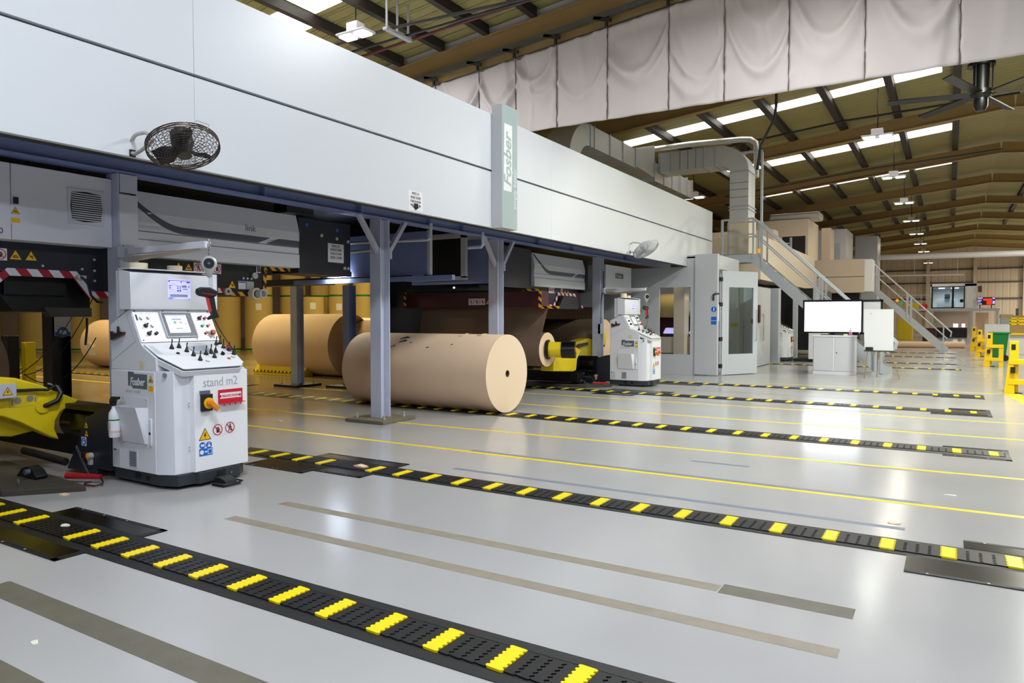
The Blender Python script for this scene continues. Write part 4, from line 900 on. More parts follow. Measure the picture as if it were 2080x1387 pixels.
    # push buttons and selectors
    def button(F, a, c, m, rad=.016, h=.012, name='push_button'):
        b = MB(); b.mat(0).cyl(F.p(a,c,.006), F.p(a,c,.010), rad*1.35, n=18); b.mat(1).cyl(F.p(a,c,.010), F.p(a,c,.010+h), rad, n=18); b.build(name, ['chrome', m], r)
    def selector(F, a, c):
        b = MB(); b.cyl(F.p(a,c,.006), F.p(a,c,.014), .02, n=18); q = Fr(F.p(a,c,.014), F.u*.7+F.v*.7, F.v*.7-F.u*.7); b.fbox(q, -.02, .02, -.007, .007, 0, .022); b.build('selector_switch', 'ink', r)
    for (a, c, m) in ((.075,.243,'panelwhite'),(.145,.247,'panelwhite'),(.160,.165,'panelwhite'),(.168,.085,'dark')): button(N, a, c, m)
    selector(N, .092, .165); selector(N, .10, .085)
    selector(N, .655, .24)
    for (a, c, m) in ((.715,.24,'red'),(.665,.16,'greenlit'),(.725,.16,'brightred'),(.675,.08,'red')): button(N, a, c, m)
    def estop(F, a, c):
        b = MB(); b.mat(0).cyl(F.p(a,c,.004), F.p(a,c,.008), .036, n=24); b.mat(1).cyl(F.p(a,c,.008), F.p(a,c,.03), .014, n=16); b.lathe(F.p(a,c,.03), F.n, [(0,.024),(.01,.026),(.018,.022)], 24); b.build('emergency_stop', ['masking', 'red'], r)
    estop(N, .735, .075)
    text('lettering', 'STOP', N.at(.70,.02,.006), .025, 'ink', r)
    MB().fbox(N, .025, .04, .22, .28, .006, .007).build('label_strip', 'ink', r, smooth=False)
    for (a, c, w) in ((.06,.285,.04),(.13,.285,.04),(.08,.2,.03),(.64,.28,.08),(.66,.212,.07),(.68,.195,.03)): MB().fbox(N, a, a+w, c, c+.003, .006, .007).build('engraved_label', 'greyink', r, smooth=False)
    # joysticks on the tray: (distance from panel, y)
    def joystick(a, y):
        b = MB(); b.lathe(T.p(a,y,.003), Z_, [(0,.021),(.008,.021),(.012,.017),(.04,.007),(.045,.005)], 16); d = Vector((.05,.12,1)).normalized(); b.cyl(T.p(a,y,.003)+Z_*.04, T.p(a,y,.003)+Z_*.04+d*.045, .0045, .0055, 8); b.build('joystick', 'ink', r)
    for a, y in ((.10,3.90),(.085,3.98),(.17,4.005),(.255,4.02),(.345,4.03),(.245,4.155),(.225,4.22),(.31,4.20),(.21,4.28),(.055,4.45-.06),(.04,4.45),(.125,4.42),(.19,4.455),(.27,4.455)):
        joystick(a, min(y, 4.44))
    TT = Fr(T.o, T.v, -T.u)   # tray frame read from the front: u = +y, v = up the slope
    J = lambda a, y: (y, -a)
    def tbtn(a, y, m, rad=.014): 
        b = MB(); b.mat(0).cyl(T.p(a,y,.003), T.p(a,y,.006), rad*1.3, n=18); b.mat(1).cyl(T.p(a,y,.006), T.p(a,y,.013), rad, n=18); b.build('push_button', ['chrome', m], r)
    tbtn(.2,3.9,'dark'); tbtn(.37,4.09,'panelwhite'); tbtn(.345,4.33,'orange'); tbtn(.32,4.395,'panelwhite'); tbtn(.12,4.455-.02,'red'); 
    b = MB(); b.cyl(T.p(.26,4.32,.003), T.p(.26,4.32,.012), .018, n=16); b.fbox(T.at(.26,4.32,.012), -.018, .018, -.006, .006, 0, .018); b.build('selector_switch', 'ink', r)
    b = MB(); b.mat(0).cyl(T.p(.17,4.44,.003), T.p(.17,4.44,.03), .016, n=16); b.mat(1).lathe(T.p(.17,4.44,.03), T.n, [(0,.024),(.012,.026),(.02,.02)], 20); b.build('emergency_stop', ['ink', 'red'], r)
    kb = MB().fbox(T, .075, .225, 4.06, 4.26, .003, .014).build('keypad_bezel', 'greypanel', r, bevel=.004)
    MB().fbox(T, .095, .18, 4.09, 4.22, .014, .016).build('keypad_display', 'lcdgrey', kb, smooth=False)
    # head: screen box above
    HX = -6.2
    MB().prism(Fr((0,Y0-.02,0),(1,0,0),(0,0,1)), [(-6.38,1.575),(HX-.01,1.575),(HX,1.60),(HX-.005,1.905),(-6.38,1.94)], 0, -.86).build('screen_housing', 'white', r, bevel=.004)
    MB().box((-6.39,Y0-.025,1.935),(HX+.005,Y0+.80,1.945)).build('housing_lid', 'offwhite', r, bevel=.002)
    MB().box((-6.39,Y0+.80,1.58),(HX+.012,Y0+.85,1.925)).build('housing_side_strip', 'white', r, bevel=.003)
    MB().prism(Fr((-6.44,Y0+.0,0),(1,0,0),(0,0,1)), [(-.02,1.50),(.10,1.55),(.10,1.93),(-.02,1.93)], 0, -.06).build('rear_bracket', 'offwhite', r, smooth=False)
    H = face_x(HX+.0005, Y0-.02, 1.575)
    mon = MB().fbox(H, .355, .585, .10, .285, -.002, .002).build('monitor', 'lcdblue', r, smooth=False)
    K = H.at(.355,.10,.002)
    ui(K, [(.0,.23,.172,.176),(.005,.02,.16,.17),(.19,.225,.155,.168),(.13,.14,.155,.168),(.005,.075,.012,.014),(.005,.05,.004,.01),(.21,.222,.004,.01),(.01,.03,.12,.128),(.01,.03,.10,.108),(.01,.06,.088,.09),(.09,.11,.12,.126),(.09,.11,.1,.106),(.09,.11,.108,.111),(.21,.218,.11,.13)], 'screen_graphics', 'uiblue', mon)
    ui(K, [(.03,.08,.14,.143),(.03,.09,.125,.128),(.14,.19,.11,.132),(.12,.13,.09,.13),(.15,.2,.09,.1),(.01,.22,.065,.067),(.02,.2,.02,.046)], 'screen_graphics', 'uigrey', mon)
    b = MB(); b.prism(K, circ(.009, 14, .10, .08), 0, .001); b.prism(K, circ(.009, 14, .124, .08), 0, .001); b.build('screen_graphics', 'uiblue', mon, smooth=False)
    # side face fittings (facing the camera side)
    D = Fr((0,Y0-.006,0), (1,0,0), (0,0,1))
    L = D.at(-6.285,.895)
    lgp = MB().prism(L, [(0,.0),(.0,.125),(.09,.125),(.09,.108),(.29,.108),(.29,-.022),(.065,-.022),(.065,0)], 0, .002).build('logo_plate', 'logogrey', r, smooth=False)
    text('logo_lettering', 'Fosber', L.at(.03,.006,.002), .098, 'signwhite', lgp, shear=.25, bold=.015, sx=.80)
    text('tagline_lettering', 'simply better', D.at(-6.325,.835), .045, 'greyink', r, shear=.2, sx=.95)
    stb = MB().fbox(D, -5.985, -5.895, .84, 1.02, 0, .0015).build('sticker_backing', 'signwhite', r, smooth=False)
    warn_tri(D.at(-5.94,.935,.0015), .075, stb, 'hand'); MB().fbox(D, -5.975, -5.905, .855, .905, .0015, .002).build('yellow_label', 'signyellow', stb, smooth=False)
    # document holder (wedge tray)
    b = MB(); q = D.at(-6.12,.48)
    b.add([q.p(-.24,-.09,.0),q.p(.13,-.09,.0),q.p(.13,.23,.0),q.p(-.24,.23,0),q.p(-.24,-.09,.02),q.p(.11,-.09,.02),q.p(.10,.24,.1),q.p(-.21,.24,.1)], [(3,2,1,0),(4,5,6,7),(0,1,5,4),(1,2,6,5),(3,0,4,7)])
    o = b.build('document_holder', 'white', r, smooth=False); md = o.modifiers.new('t', 'SOLIDIFY'); md.thickness = .003
    MB().fbox(D, -6.38, -5.99, .36, .80, 0, .002).build('holder_backplate', 'white', o, bevel=.001)
    for (x, z) in ((-6.36,.78),(-6.01,.78),(-6.01,.37)): MB().cyl(D.p(x,z,.002), D.p(x,z,.006), .008, n=10).build('holder_screw', 'galv', o)
    MB().fbox(D, -5.965, -5.925, .38, .62, 0, .014).build('door_handle', 'white', sdr, bevel=.006); MB().cyl(D.p(-5.945,.49,.014), D.p(-5.945,.49,.018), .012, n=12).build('door_lock', 'ink', sdr)
    vfr = MB().fbox(D, -6.29, -6.15, .16, .33, 0, .006).build('vent_frame', 'offwhite', r, bevel=.003)
    b = MB()
    for k in range(9): b.fbox(D, -6.27, -6.17, .175+k*.015, .183+k*.015, .006, .009)
    b.build('vent_slots', 'stripegrey', vfr, smooth=False)
    dpl = MB().fbox(D, -6.54, -6.43, .15, .31, 0, .0015).build('data_plate', 'offwhite', r, smooth=False); MB().fbox(D, -6.535, -6.49, .288, .303, .0015, .002).build('data_plate_header', 'stripegrey', dpl, smooth=False)
    b = MB(); 
    for k in range(6): b.fbox(D, -6.53, -6.44, .165+k*.02, .168+k*.02, .0015, .002)
    b.build('data_plate_lines', 'greyink', dpl, smooth=False)
    b = MB(); b.cyl((-5.80,3.712,1.005),(-5.78,3.70,1.005),.018,n=16); b.build('key_lock', 'chrome', r)
    MB().fbox(Fr((0,Y0,0),(1,0,0),(0,0,1)), -6.12, -6.05, 1.045, 1.12, 0, .001).build('tape_remnant', 'tape', r, smooth=False)
    # spring clip stuck on the side
    q = Fr((-6.42,Y0,1.36), (1,0,.08), (-.08,0,1))
    b = MB(); b.prism(q, [(-.10,-.055),(.10,-.015),(.105,.005),(.04,.012),(-.03,-.002),(-.10,.028)], .004, .03); b.prism(q, [(-.01,0),(.03,.0),(.02,.06),(.0,.065)], .01, .02); b.build('document_clip', 'wirebrown', r, smooth=False)
    # front face fittings
    E = Fr((-5.6625, 3.90, 0), Vector((-.0085,1,0)), (0,0,1))
    text('panel_lettering', 'stand m2', E.at(.085,.885,.003), .115, 'greyink', r, sx=.86)
    ibx = MB().fbox(E.at(.11,.745,.003), -.055, .055, -.075, .075, 0, .03).build('isolator_box', 'ink', r, bevel=.004)
    MB().fbox(E.at(.10,.835,.003), -.05, .045, -.012, .018, 0, .02).build('isolator_label', 'logogrey', ibx, smooth=False)
    b = MB(); b.cyl(E.p(.12,.74,.033), E.p(.12,.74,.045), .05, n=24); b.build('isolator_dial', 'signyellow', ibx)
    q = Fr(E.p(.12,.74,.045), Vector(E.u)*.62+Vector(E.v)*-.6, Vector(E.v)*.62+Vector(E.u)*.6); b = MB(); b.cyl(E.p(.12,.74,.045), E.p(.12,.74,.07), .032, n=20); b.fbox(q, -.02, .085, -.02, .02, .01, .05); b.build('isolator_handle', 'orange', ibx, bevel=.004)
    P = E.at(.37,.785,.003)
    plp = MB().fbox(P, -.13, .13, -.06, .06, 0, .006).build('padlock_plate', 'signred', r, smooth=False)
    MB().fbox(P, -.115, .115, -.022, .03, .006, .007).build('padlock_label', 'signwhite', plp, smooth=False)
    text('lettering', 'PADLOCK STATION', P.at(0,-.008,.007), .028, 'signred', plp, align='CENTER', sx=.72, bold=.02)
    b = MB()
    for s_ in (-1, 1): b.fbox(P, s_*.105-.012, s_*.105+.004, -.012, .012, .007, .008)
    b.build('padlock_icon', 'signred', plp, smooth=False)
    b = MB(); b.fbox(P, -.13, .13, -.064, -.06, 0, .05); b.build('padlock_shelf', 'signred', plp, smooth=False)
    b = MB(); 
    for a in (-.09,-.03,.03,.09): b.fbox(P, a-.004, a+.004, -.085, -.062, .03, .034)
    b.build('padlock_hooks', 'signred', plp, smooth=False)
    prohibit(E.at(.23,.485,.003), .115, r, 'hand'); prohibit(E.at(.36,.49,.003), .115, r, 'man')
    warn_tri(E.at(.10,.41,.003), .125, r, 'bolt')
    mandatory(E.at(.072,.365,.003), .066, r, plate=False, sym=1); mandatory(E.at(.138,.362,.003), .066, r, plate=False, sym=0)
    blb = MB().fbox(E, .04, .175, .27, .335, .003, .0045).build('blue_label', 'signblue', r, smooth=False)
    b = MB(); b.prism(E, circ(.02, 16, .065, .303), .0045, .0052); b.fbox(E, .095, .118, .298, .31, .0045, .0052); b.fbox(E, .125, .17, .28, .326, .0045, .0052); b.build('blue_label_symbols', 'signwhite', blb, smooth=False)
    b = MB(); b.fbox(E, .13, .165, .285, .321, .0052, .0056); b.build('blue_label_frame', 'signblue', blb, smooth=False)
    for (a, c) in ((-.02,.75),(-.02,.72),(-.02,.36),(-.02,.33)): MB().cyl((-5.70,3.89+a,c),(-5.692,3.89+a,c),.006,n=8).build('rivet', 'greyink', r)
    return r
console = make_console()
# things on and around it
def taperoll(x, y, z, rad, h, label):
    b = MB(); b.ringcyl((x,y,z),(x,y,z+h),rad,rad*.68,36); return tag(b.build('tape_roll', 'masking'), label, 'tape roll')
taperoll(-6.29, 3.79, 1.946, .078, .05, 'larger cream tape roll lying on top of the near console')
taperoll(-6.28, 4.14, 1.946, .066, .045, 'smaller cream tape roll on top of the near console above its monitor')
sy = thing('spray_bottle', (-6.36, 3.585, .435), 'white spray bottle with black trigger hung on the near console side', 'bottle')
MB().lathe((-6.36,3.585,.435), Z_, [(0,.043),(.01,.047),(.19,.047),(.22,.043),(.26,.02),(.28,.017)], 28).build('bottle', 'clearplastic', sy)
MB().lathe((-6.36,3.585,.47), Z_, [(0,.0475),(.13,.0475)], 28).build('label_band', 'signwhite', sy)
MB().lathe((-6.36,3.585,.585), Z_, [(0,.0479),(.012,.0479)], 28).build('green_band', 'green', sy); MB().lathe((-6.36,3.585,.475), Z_, [(0,.0479),(.022,.0479)], 28).build('pink_band', 'uipink', sy)
b = MB()
for k in range(6): b.fbox(Fr((-6.36,3.5365,.505+k*.012),(1,0,0),(0,0,1)), -.025, .025, 0, .004, 0, .001)
b.build('label_text', 'greyink', sy, smooth=False)
b = MB(); b.cyl((-6.36,3.585,.715),(-6.36,3.585,.745),.02,n=16); b.prism(Fr((-6.36,3.597,.745),(1,0,0),(0,0,1)), [(-.035,.0),(-.015,-.005),(.02,-.005),(.03,.02),(.075,.035),(.078,.055),(-.03,.052),(-.055,.02),(-.055,-.02),(-.045,-.025)], 0, .024); b.build('trigger_head', 'ink', sy)
# swing arm, tool balancer and hand scanner
def arm_set(y0, x1, y1, tag_a, near=True):
    a = thing('swing_arm', (-7.0, y0, 2.15), f'white swing arm reaching over the {tag_a} console from its column', 'support arm')
    d = Vector((x1+7.0, y1-y0, 0)); L = d.length
    F = Fr((-6.97,y0,2.155), d, Z_)
    MB().fbox(F, .03, L, -.03, .03, -.03, .03).build('boom', 'white', a, bevel=.004)
    MB().prism(Fr(F.p(0,0,.012), F.u, F.v), [(.0,-.05),(L*.92,-.03),(L*.92,-.05),(.1,-.10),(0,-.10)], -.01, 0).build('gusset', 'creamdark', a, smooth=False)
    b = MB(); b.box((-7.0,y0-.05,2.06),(-6.955,y0+.06,2.22)); b.box((-7.0,y0-.12,2.09),(-6.95,y0-.05,2.2)); b.build('clamp', 'steelgrey', a, bevel=.004)
    e = F.p(L,0,0)
    bl = thing('tool_balancer', e-Z_*.2, f'round grey tool balancer hanging from the swing arm tip at the {tag_a} console', 'balancer')
    c = e+F.u*.012-Z_*.17; n = Vector((.8,-.6,0))
    b = MB(); b.lathe(c-n*.035, n, [(0,.05),(.012,.068),(.055,.068),(.07,.055)], 28); b.build('drum', 'galv', bl)
    b = MB(); b.cyl(c+n*.035, c+n*.045, .045, n=24); b.build('face_cap', 'ink', bl); b = MB(); b.cyl(c+n*.045, c+n*.052, .012, n=12); b.build('hub', 'chrome', bl)
    b = MB(); b.tube([c+Z_*.06, c+Z_*.1, c+Z_*.16+F.u*.02, c+Z_*.215, c+Z_*.2-F.u*.02, c+Z_*.14-F.u*.01], .006, 6); b.build('hook', 'chrome', bl)
    b = MB(); b.lathe(c-Z_*.055, -Z_, [(0,.045),(.06,.02),(.07,.01)], 16); b.build('cable_nose', 'galv', bl)
    b = MB(); b.tube([c-Z_*.12, c-Z_*.20], .003, 5); b.build('wire', 'galv', bl)
    sc = thing('barcode_scanner', c-Z_*.24, f'black and red hand scanner hanging above the {tag_a} console', 'scanner')
    s0 = c-Z_*.235+F.u*0; Q = Fr(s0, Vector((.25,.97,0)), Z_)
    MB().prism(Q.at(0,0,-.028), [(-.115,.005),(-.12,-.03),(-.10,-.055),(-.02,-.068),(.05,-.06),(.07,-.03),(.06,-.005),(.0,.022),(-.08,.022)], 0, .056).build('head', 'ink', sc, bevel=.012)
    MB().prism(Q.at(0,0,-.018), [(-.02,-.06),(.04,-.06),(.06,-.19),(.085,-.245),(-.02,-.27),(-.025,-.25),(.02,-.215)], 0, .036).build('grip', 'ink', sc, bevel=.008)
    MB().prism(Q.at(0,0,-.02), [(-.03,-.065),(-.015,-.065),(.015,-.19),(.0,-.2)], 0, .04).build('trigger_guard', 'brightred', sc, bevel=.004)
    MB().prism(Q.at(0,0,-.0295), [(-.08,-.034),(.03,-.046),(.05,-.04),(-.07,-.028)], 0, .059).build('red_stripe', 'red', sc, smooth=False)
    b = MB(); w0 = Q.p(.04,-.26,0); pts = [w0, w0+Vector((-.02,.06,-.08)), w0+Vector((-.1,.2,-.2)), w0+Vector((-.17,.33,-.3))]; b.tube(pts, .005, 6)
    k0 = pts[-1]; b.tube([k0+Vector((.018*cos(t*1.1), .018*sin(t*1.1), -.0035*t)) for t in range(56)], .004, 5); b.build('cord', 'ink', sc)
arm_set(4.10, -5.71, 4.07, 'near')
arm_set(15.62, -5.98, 15.6, 'distant')
# foot pedal on the floor
fp = thing('foot_pedal', (-5.53, 4.12, 0), 'black foot pedal on the floor at the front of the near console', 'pedal')
MB().box((-5.62,4.03,0),(-5.45,4.21,.012)).build('base', 'black', fp, bevel=.004)
b = MB(); b.tube([(-5.60,4.02,.03),(-5.44,4.02,.03),(-5.42,4.05,.03),(-5.42,4.19,.03),(-5.44,4.22,.03),(-5.60,4.22,.03)], .008, 6); b.build('guard_rail', 'black', fp)
MB().prism(Fr((0,4.06,0),(1,0,0),(0,0,1)), [(-5.62,.02),(-5.46,.02),(-5.47,.05),(-5.55,.075),(-5.62,.07)], 0, -.12).build('treadle', 'rubber', fp, bevel=.004)
# far console copies
con2 = copy_tree(console, (.13, 11.0, 0), skip=('panel_lettering',)); con2['label'] = 'distant white operator console beside the column under the chrome fan'
con3 = copy_tree(console, (.95, 22.3, 0), skip=('panel_lettering',)); con3['label'] = 'small far white console seen under the stair behind the grey door'
taperoll(-6.16, 14.79, 1.946, .07, .09, 'white tape rolls stacked on the distant console'); taperoll(-6.15, 15.02, 1.946, .06, .05, 'short cream tape roll at the right on top of the distant console')

# ================================================================== REEL STANDS
def reel(x0, x1, y, z, r, label, m='kraft', me='ringend', core=.055, name='paper_reel', cat='paper reel', group=None):
    o = thing(name, (x1, y, z), label, cat, group)
    b = MB(); b.ringcyl((x0,y,z),(x1-.002,y,z),r,r*.6,72); b.build('wound_paper', m, o)
    b = MB(); b.ringcyl((x1-.004,y,z),(x1,y,z),r*.999,core,72); b.build('end_face', me, o, smooth=False)
    b = MB(); b.ringcyl((x0,y,z),(x0+.004,y,z),r*.999,core,72); b.build('end_face', me, o, smooth=False)
    b = MB(); b.ringcyl((x1-.2,y,z),(x1+.004,y,z),core,core*.8,32); b.build('core_tube', 'core', o); 
    b = MB(); b.cyl((x1-.18,y,z),(x1-.12,y,z),core*.82,n=24); b.build('core_shadow_plug', 'black', o)
    return o
big = reel(-8.95, -5.97, 9.62, .618, .618, 'big brown paper reel lying on the floor in the middle of the view')
# tears, tape and stain marks on the big reel
def on_reel(o, y, z, r, x, ang, poly, m, name):
    F = Fr((x, y+(r+.001)*cos(ang), z+(r+.001)*sin(ang)), (1,0,0), Vector((0,-sin(ang),cos(ang)))*1.0)
    if F.n.dot(Vector((0,cos(ang),sin(ang)))) < 0: F = Fr(F.o, -F.u, F.v)
    MB().prism(F, poly, -.001, .002).build(name, m, o, smooth=False)
for (x, dz, s_) in ((-7.80,118,1.6),(-7.78,127,1.4),(-7.92,138,.9),(-7.6,130,.5),(-7.2,139,.5),(-8.2,131,.5),(-6.75,132,.45)):
    on_reel(big, 9.62, .618, .618, x, radians(dz), [(-.05*s_,-.018*s_),(.0,-.03*s_),(.055*s_,.01*s_),(.06*s_,.03*s_),(.0,.01*s_),(-.04*s_,.004*s_)], 'wirebrown', 'tear_mark')
on_reel(big, 9.62, .618, .618, -6.42, radians(96), [(-.06,-.1),(.02,-.1),(.02,.1),(-.06,.1)], 'tape', 'tape_strip')
on_reel(big, 9.62, .618, .618, -6.72, radians(100), [(-.02,-.1),(.03,-.1),(.05,.1),(0,.1)], 'tape', 'tape_strip')
reel(-15.8, -13.0, 13.4, .8, .8, 'pale brown paper reel lying on the yellow chock behind the gantry')
reel(-12.95, -10.78, 13.9, .72, .72, 'paper reel in deep shadow behind the left end of the big reel')
reel(-22.3, -18.8, 12.3, .72, .72, 'taped white brown reel lying in the paper store left of the near console')
o = MB().fbox(Fr((-21.9,11.66,.40),(1,0,0),(0,-.45,.9)), -.05, .35, -.02, .4, -.0, .006).build('shipping_label', 'signwhite', smooth=False); tag(o, 'white shipping label stuck on the taped reel left of the near console', 'label')
reel(-21.6, -18.6, 21.0, .75, .75, 'bright paper reel lying in the store right of the middle column')
# yellow roll chock
ck = thing('roll_chock', (-15.0, 12.85, 0), 'yellow steel roll chock with black stripes under the pale reel', 'chock')
MB().prism(Fr((-15.9,0,0),(0,1,0),(0,0,1)), [(12.7,0),(13.05,0),(13.02,.34),(12.95,.36),(12.72,.08)], 0, 1.9).build('wedge', 'yellow', ck, bevel=.006)
MB().fbox(Fr((-15.9,12.69,.08),(1,0,0),(0,.22,.27)), 0, 1.9, .0, .05, 0, .006).build('stripe_band', 'hazardfine', ck, smooth=False)
MB().fbox(Fr((-15.9,12.7,.08),(1,0,0),(0,.22,.27)), 0, 1.9, .28, .36, .0, .006).build('stripe_band', 'hazardfine', ck, smooth=False)
# near stand at the left edge: roll, yellow arm, shaft, bracket
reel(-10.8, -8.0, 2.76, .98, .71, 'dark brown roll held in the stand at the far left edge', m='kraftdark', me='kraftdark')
ya = thing('roll_stand_arm', (-7.4, 3.3, .6), 'big curved yellow roll stand arm at the left edge', 'machine arm')
A = face_x(-7.42, 0, 0)
MB().prism(A, [(2.2,.90),(2.7,.99),(3.10,.965),(3.27,.94),(3.47,.865),(3.57,.81),(3.83,.68),(3.80,.655),(3.74,.63),(3.66,.58),(3.61,.50),(3.60,.42),(3.64,.31),(3.55,.355),(3.42,.44),(3.30,.52),(3.16,.59),(2.95,.64),(2.2,.62)], -.16, .0).build('arm_plate', 'yellow', ya, bevel=.012)
MB().prism(A, [(2.2,.7),(3.0,.72),(3.3,.6),(3.45,.47),(3.5,.40),(3.3,.37),(3.0,.42),(2.2,.45)], -.55, -.18).build('arm_rear_web', 'yellow', ya, bevel=.01)
MB().fbox(A, 2.9, 3.235, .765, .895, .0, .09).build('junction_box', 'greypanel', ya, bevel=.005)
warn_tri(face_x(-7.329, 3.16, .795), .085, ya, 'bolt')
b = MB(); b.tube([(-7.40,3.235,.825),(-7.39,3.4,.82),(-7.37,3.52,.81),(-7.36,3.58,.845),(-7.42,3.6,.87)], .014); b.build('cable', 'black', ya)
b = MB(); b.tube([(-7.44,3.55,.86),(-7.40,3.62,.83),(-7.37,3.64,.77),(-7.36,3.6,.70),(-7.39,3.52,.66),(-7.42,3.5,.655)], .024); b.build('hose', 'black', ya)
b = MB(); b.cyl((-7.42,3.49,.655),(-7.40,3.49,.655),.065,n=28); b.build('flange', 'yellow', ya)
b = MB()
for (a0,a1,c0,c1) in ((3.21,3.45,.665,.668),(3.21,3.45,.775,.778),(3.21,3.213,.665,.778),(3.447,3.45,.665,.778)): b.fbox(A, a0, a1, c0, c1, 0, .001)
b.prism(A, circ(.032,18,3.28,.725), 0, .001); b.prism(A, circ(.032,18,3.385,.735), 0, .001); b.fbox(A, 3.225, 3.24, .69, .74, 0, .001); b.fbox(A, 3.425, 3.44, .7, .75, 0, .001); b.build('pictogram', 'strip', ya, smooth=False)
b = MB(); b.tube([(-7.33,2.95,.765),(-7.3,3.02,.72),(-7.32,3.03,.62),(-7.38,2.95,.55)], .012); b.build('hose', 'orange', ya)
sh = thing('stand_shaft', (-7.0, 3.82, .42), 'thick black stand shaft between the yellow arm and near console', 'shaft')
b = MB(); b.cyl((-7.55,3.88,.46),(-6.8,3.88,.46),.175,n=40); b.build('tube', 'blackgloss', sh)
b = MB(); b.fbox(face_x(-7.2,3.80,.62), -.1,.1,-.01,.04,-.6,.6); b.build('key_bar', 'black', sh, smooth=False)
br = thing('stand_bracket', (-6.8, 3.66, 0), 'dark blue stand bracket with stickers left of the near console', 'bracket')
MB().prism(face_my(0,3.665,0), [(-7.34,.03),(-6.8,.03),(-6.8,.62),(-7.0,.55),(-7.06,.47),(-7.13,.30),(-7.28,.12)], -.35, 0).build('cheek_plate', 'darkblue', br, bevel=.006)
MB().prism(face_my(0,3.665,0), [(-6.84,.09),(-6.565,.09),(-6.565,.68),(-6.68,.66),(-6.84,.61)], -.5, .006).build('cover_plate', 'darkblue', br, bevel=.004)
Bq = face_my(0,3.663,0)
warn_tri(Bq.at(-6.975,.455), .075, br, 'hand'); warn_tri(Bq.at(-6.972,.375), .075, br, 'wheel'); mandatory(Bq.at(-7.02,.325), .085, br)
b = MB(); b.box((-6.99,3.62,.185),(-6.93,3.665,.23)); b.cyl((-6.96,3.63,.185),(-6.96,3.63,.14),.013,n=10); b.build('air_regulator', 'darkred', br, bevel=.004)
b = MB(); b.cyl((-6.88,3.62,.2),(-6.88,3.66,.2),.035,n=20); b.box((-6.9,3.63,.12),(-6.86,3.66,.17)); b.build('pressure_gauge', 'galv', br)
MB().cyl((-6.875,3.618,.205),(-6.875,3.612,.205),.022,n=16).build('gauge_face', 'signyellow', br)
b = MB()
for k in range(14):
    t = k/13; c = Vector((-7.11+.26*t, 3.64-.03*t, .27-.23*t)); F = Fr(c, (.7,-.1,-.62), (0,1,0) if k % 2 else (.5,0,.6))
    b.tube([F.p(.016*cos(2*pi*i/8), .009*sin(2*pi*i/8)) for i in range(8)], .003, 4, closed=True)
b.build('chain', 'stripegrey', br)
hd = thing('crank_bar', (-6.6, 3.42, .03), 'red pull bar with wire handle lying in front of the dark bracket', 'tool')
b = MB(); b.cyl((-6.86,3.42,.06),(-6.55,3.56,.06),.03,.022,16); b.build('bar', 'red', hd)
b = MB(); b.tube([(-6.55,3.56,.05),(-6.46,3.53,.03),(-6.42,3.50,.02),(-6.43,3.44,.015),(-6.55,3.41,.015),(-6.62,3.46,.015),(-6.6,3.5,.02)], .008, 6); b.build('wire_handle', 'darkred', hd)
bp_ = thing('stand_base_plate', (-7.1, 3.0, 0), 'worn steel base plate with pivot lug on the floor at left', 'base plate')
MB().add([(-8.2,2.75,0),(-6.75,2.85,0),(-6.36,3.33,0),(-8.2,3.5,0),(-8.2,2.75,.05),(-6.75,2.85,.05),(-6.36,3.33,.05),(-8.2,3.5,.05)], [(0,3,2,1),(4,5,6,7),(0,1,5,4),(1,2,6,5),(2,3,7,6),(3,0,4,7)]).build('plate', 'concrete', bp_, bevel=.006)
MB().prism(face_my(0,3.2,0), [(-7.3,.05),(-6.95,.05),(-6.93,.08),(-7.0,.13),(-7.10,.16),(-7.2,.13)], -.1, 0).build('pivot_lug', 'dark', bp_, bevel=.006)
MB().cyl((-7.03,3.19,.12),(-7.03,3.15,.12),.025,n=20).build('pivot_pin', 'stripegrey', bp_)
b = MB(); b.cyl((-7.5,3.36,.24),(-6.95,3.46,.17),.035,n=14); b.build('cylinder_rod', 'dark', bp_)
for (x,y) in ((-6.8,3.0),(-6.86,3.02)): MB().cyl((x,y,.05),(x,y,.11),.012,n=10).build('grease_nipple', 'chrome', bp_)
o = MB(); o.box((-14,3.75,.15),(-6.7,4.0,.34)); o.box((-14,2.2,.08),(-7.6,2.35,.2)); tag(o.build('floor_rail', 'black', smooth=False), 'black stand frame rails running along the floor behind the near console', 'frame')
# notices on the black post
notice(-12.545, 6.07, 6.43, 1.60, 1.88, 'grey shaded paper notice on the black post at left', LN, hole=False)
ms = thing('safety_sign', (-12.545, 6.22, 1.2), 'blue gloves safety sign on the black post below the notice', 'sign')
MB().fbox(face_x(-12.545,6.24,1.2), -.13,.13,0,.38,0,.004).build('plate', 'signwhite', ms, smooth=False); mandatory(face_x(-12.541,6.24,1.26+.0), .2, ms, plate=False, sym=1)
MB().fbox(face_x(-12.541,6.24,1.205), -.12,.12,0,.06,0,.002).build('blue_panel', 'signblue', ms, smooth=False)
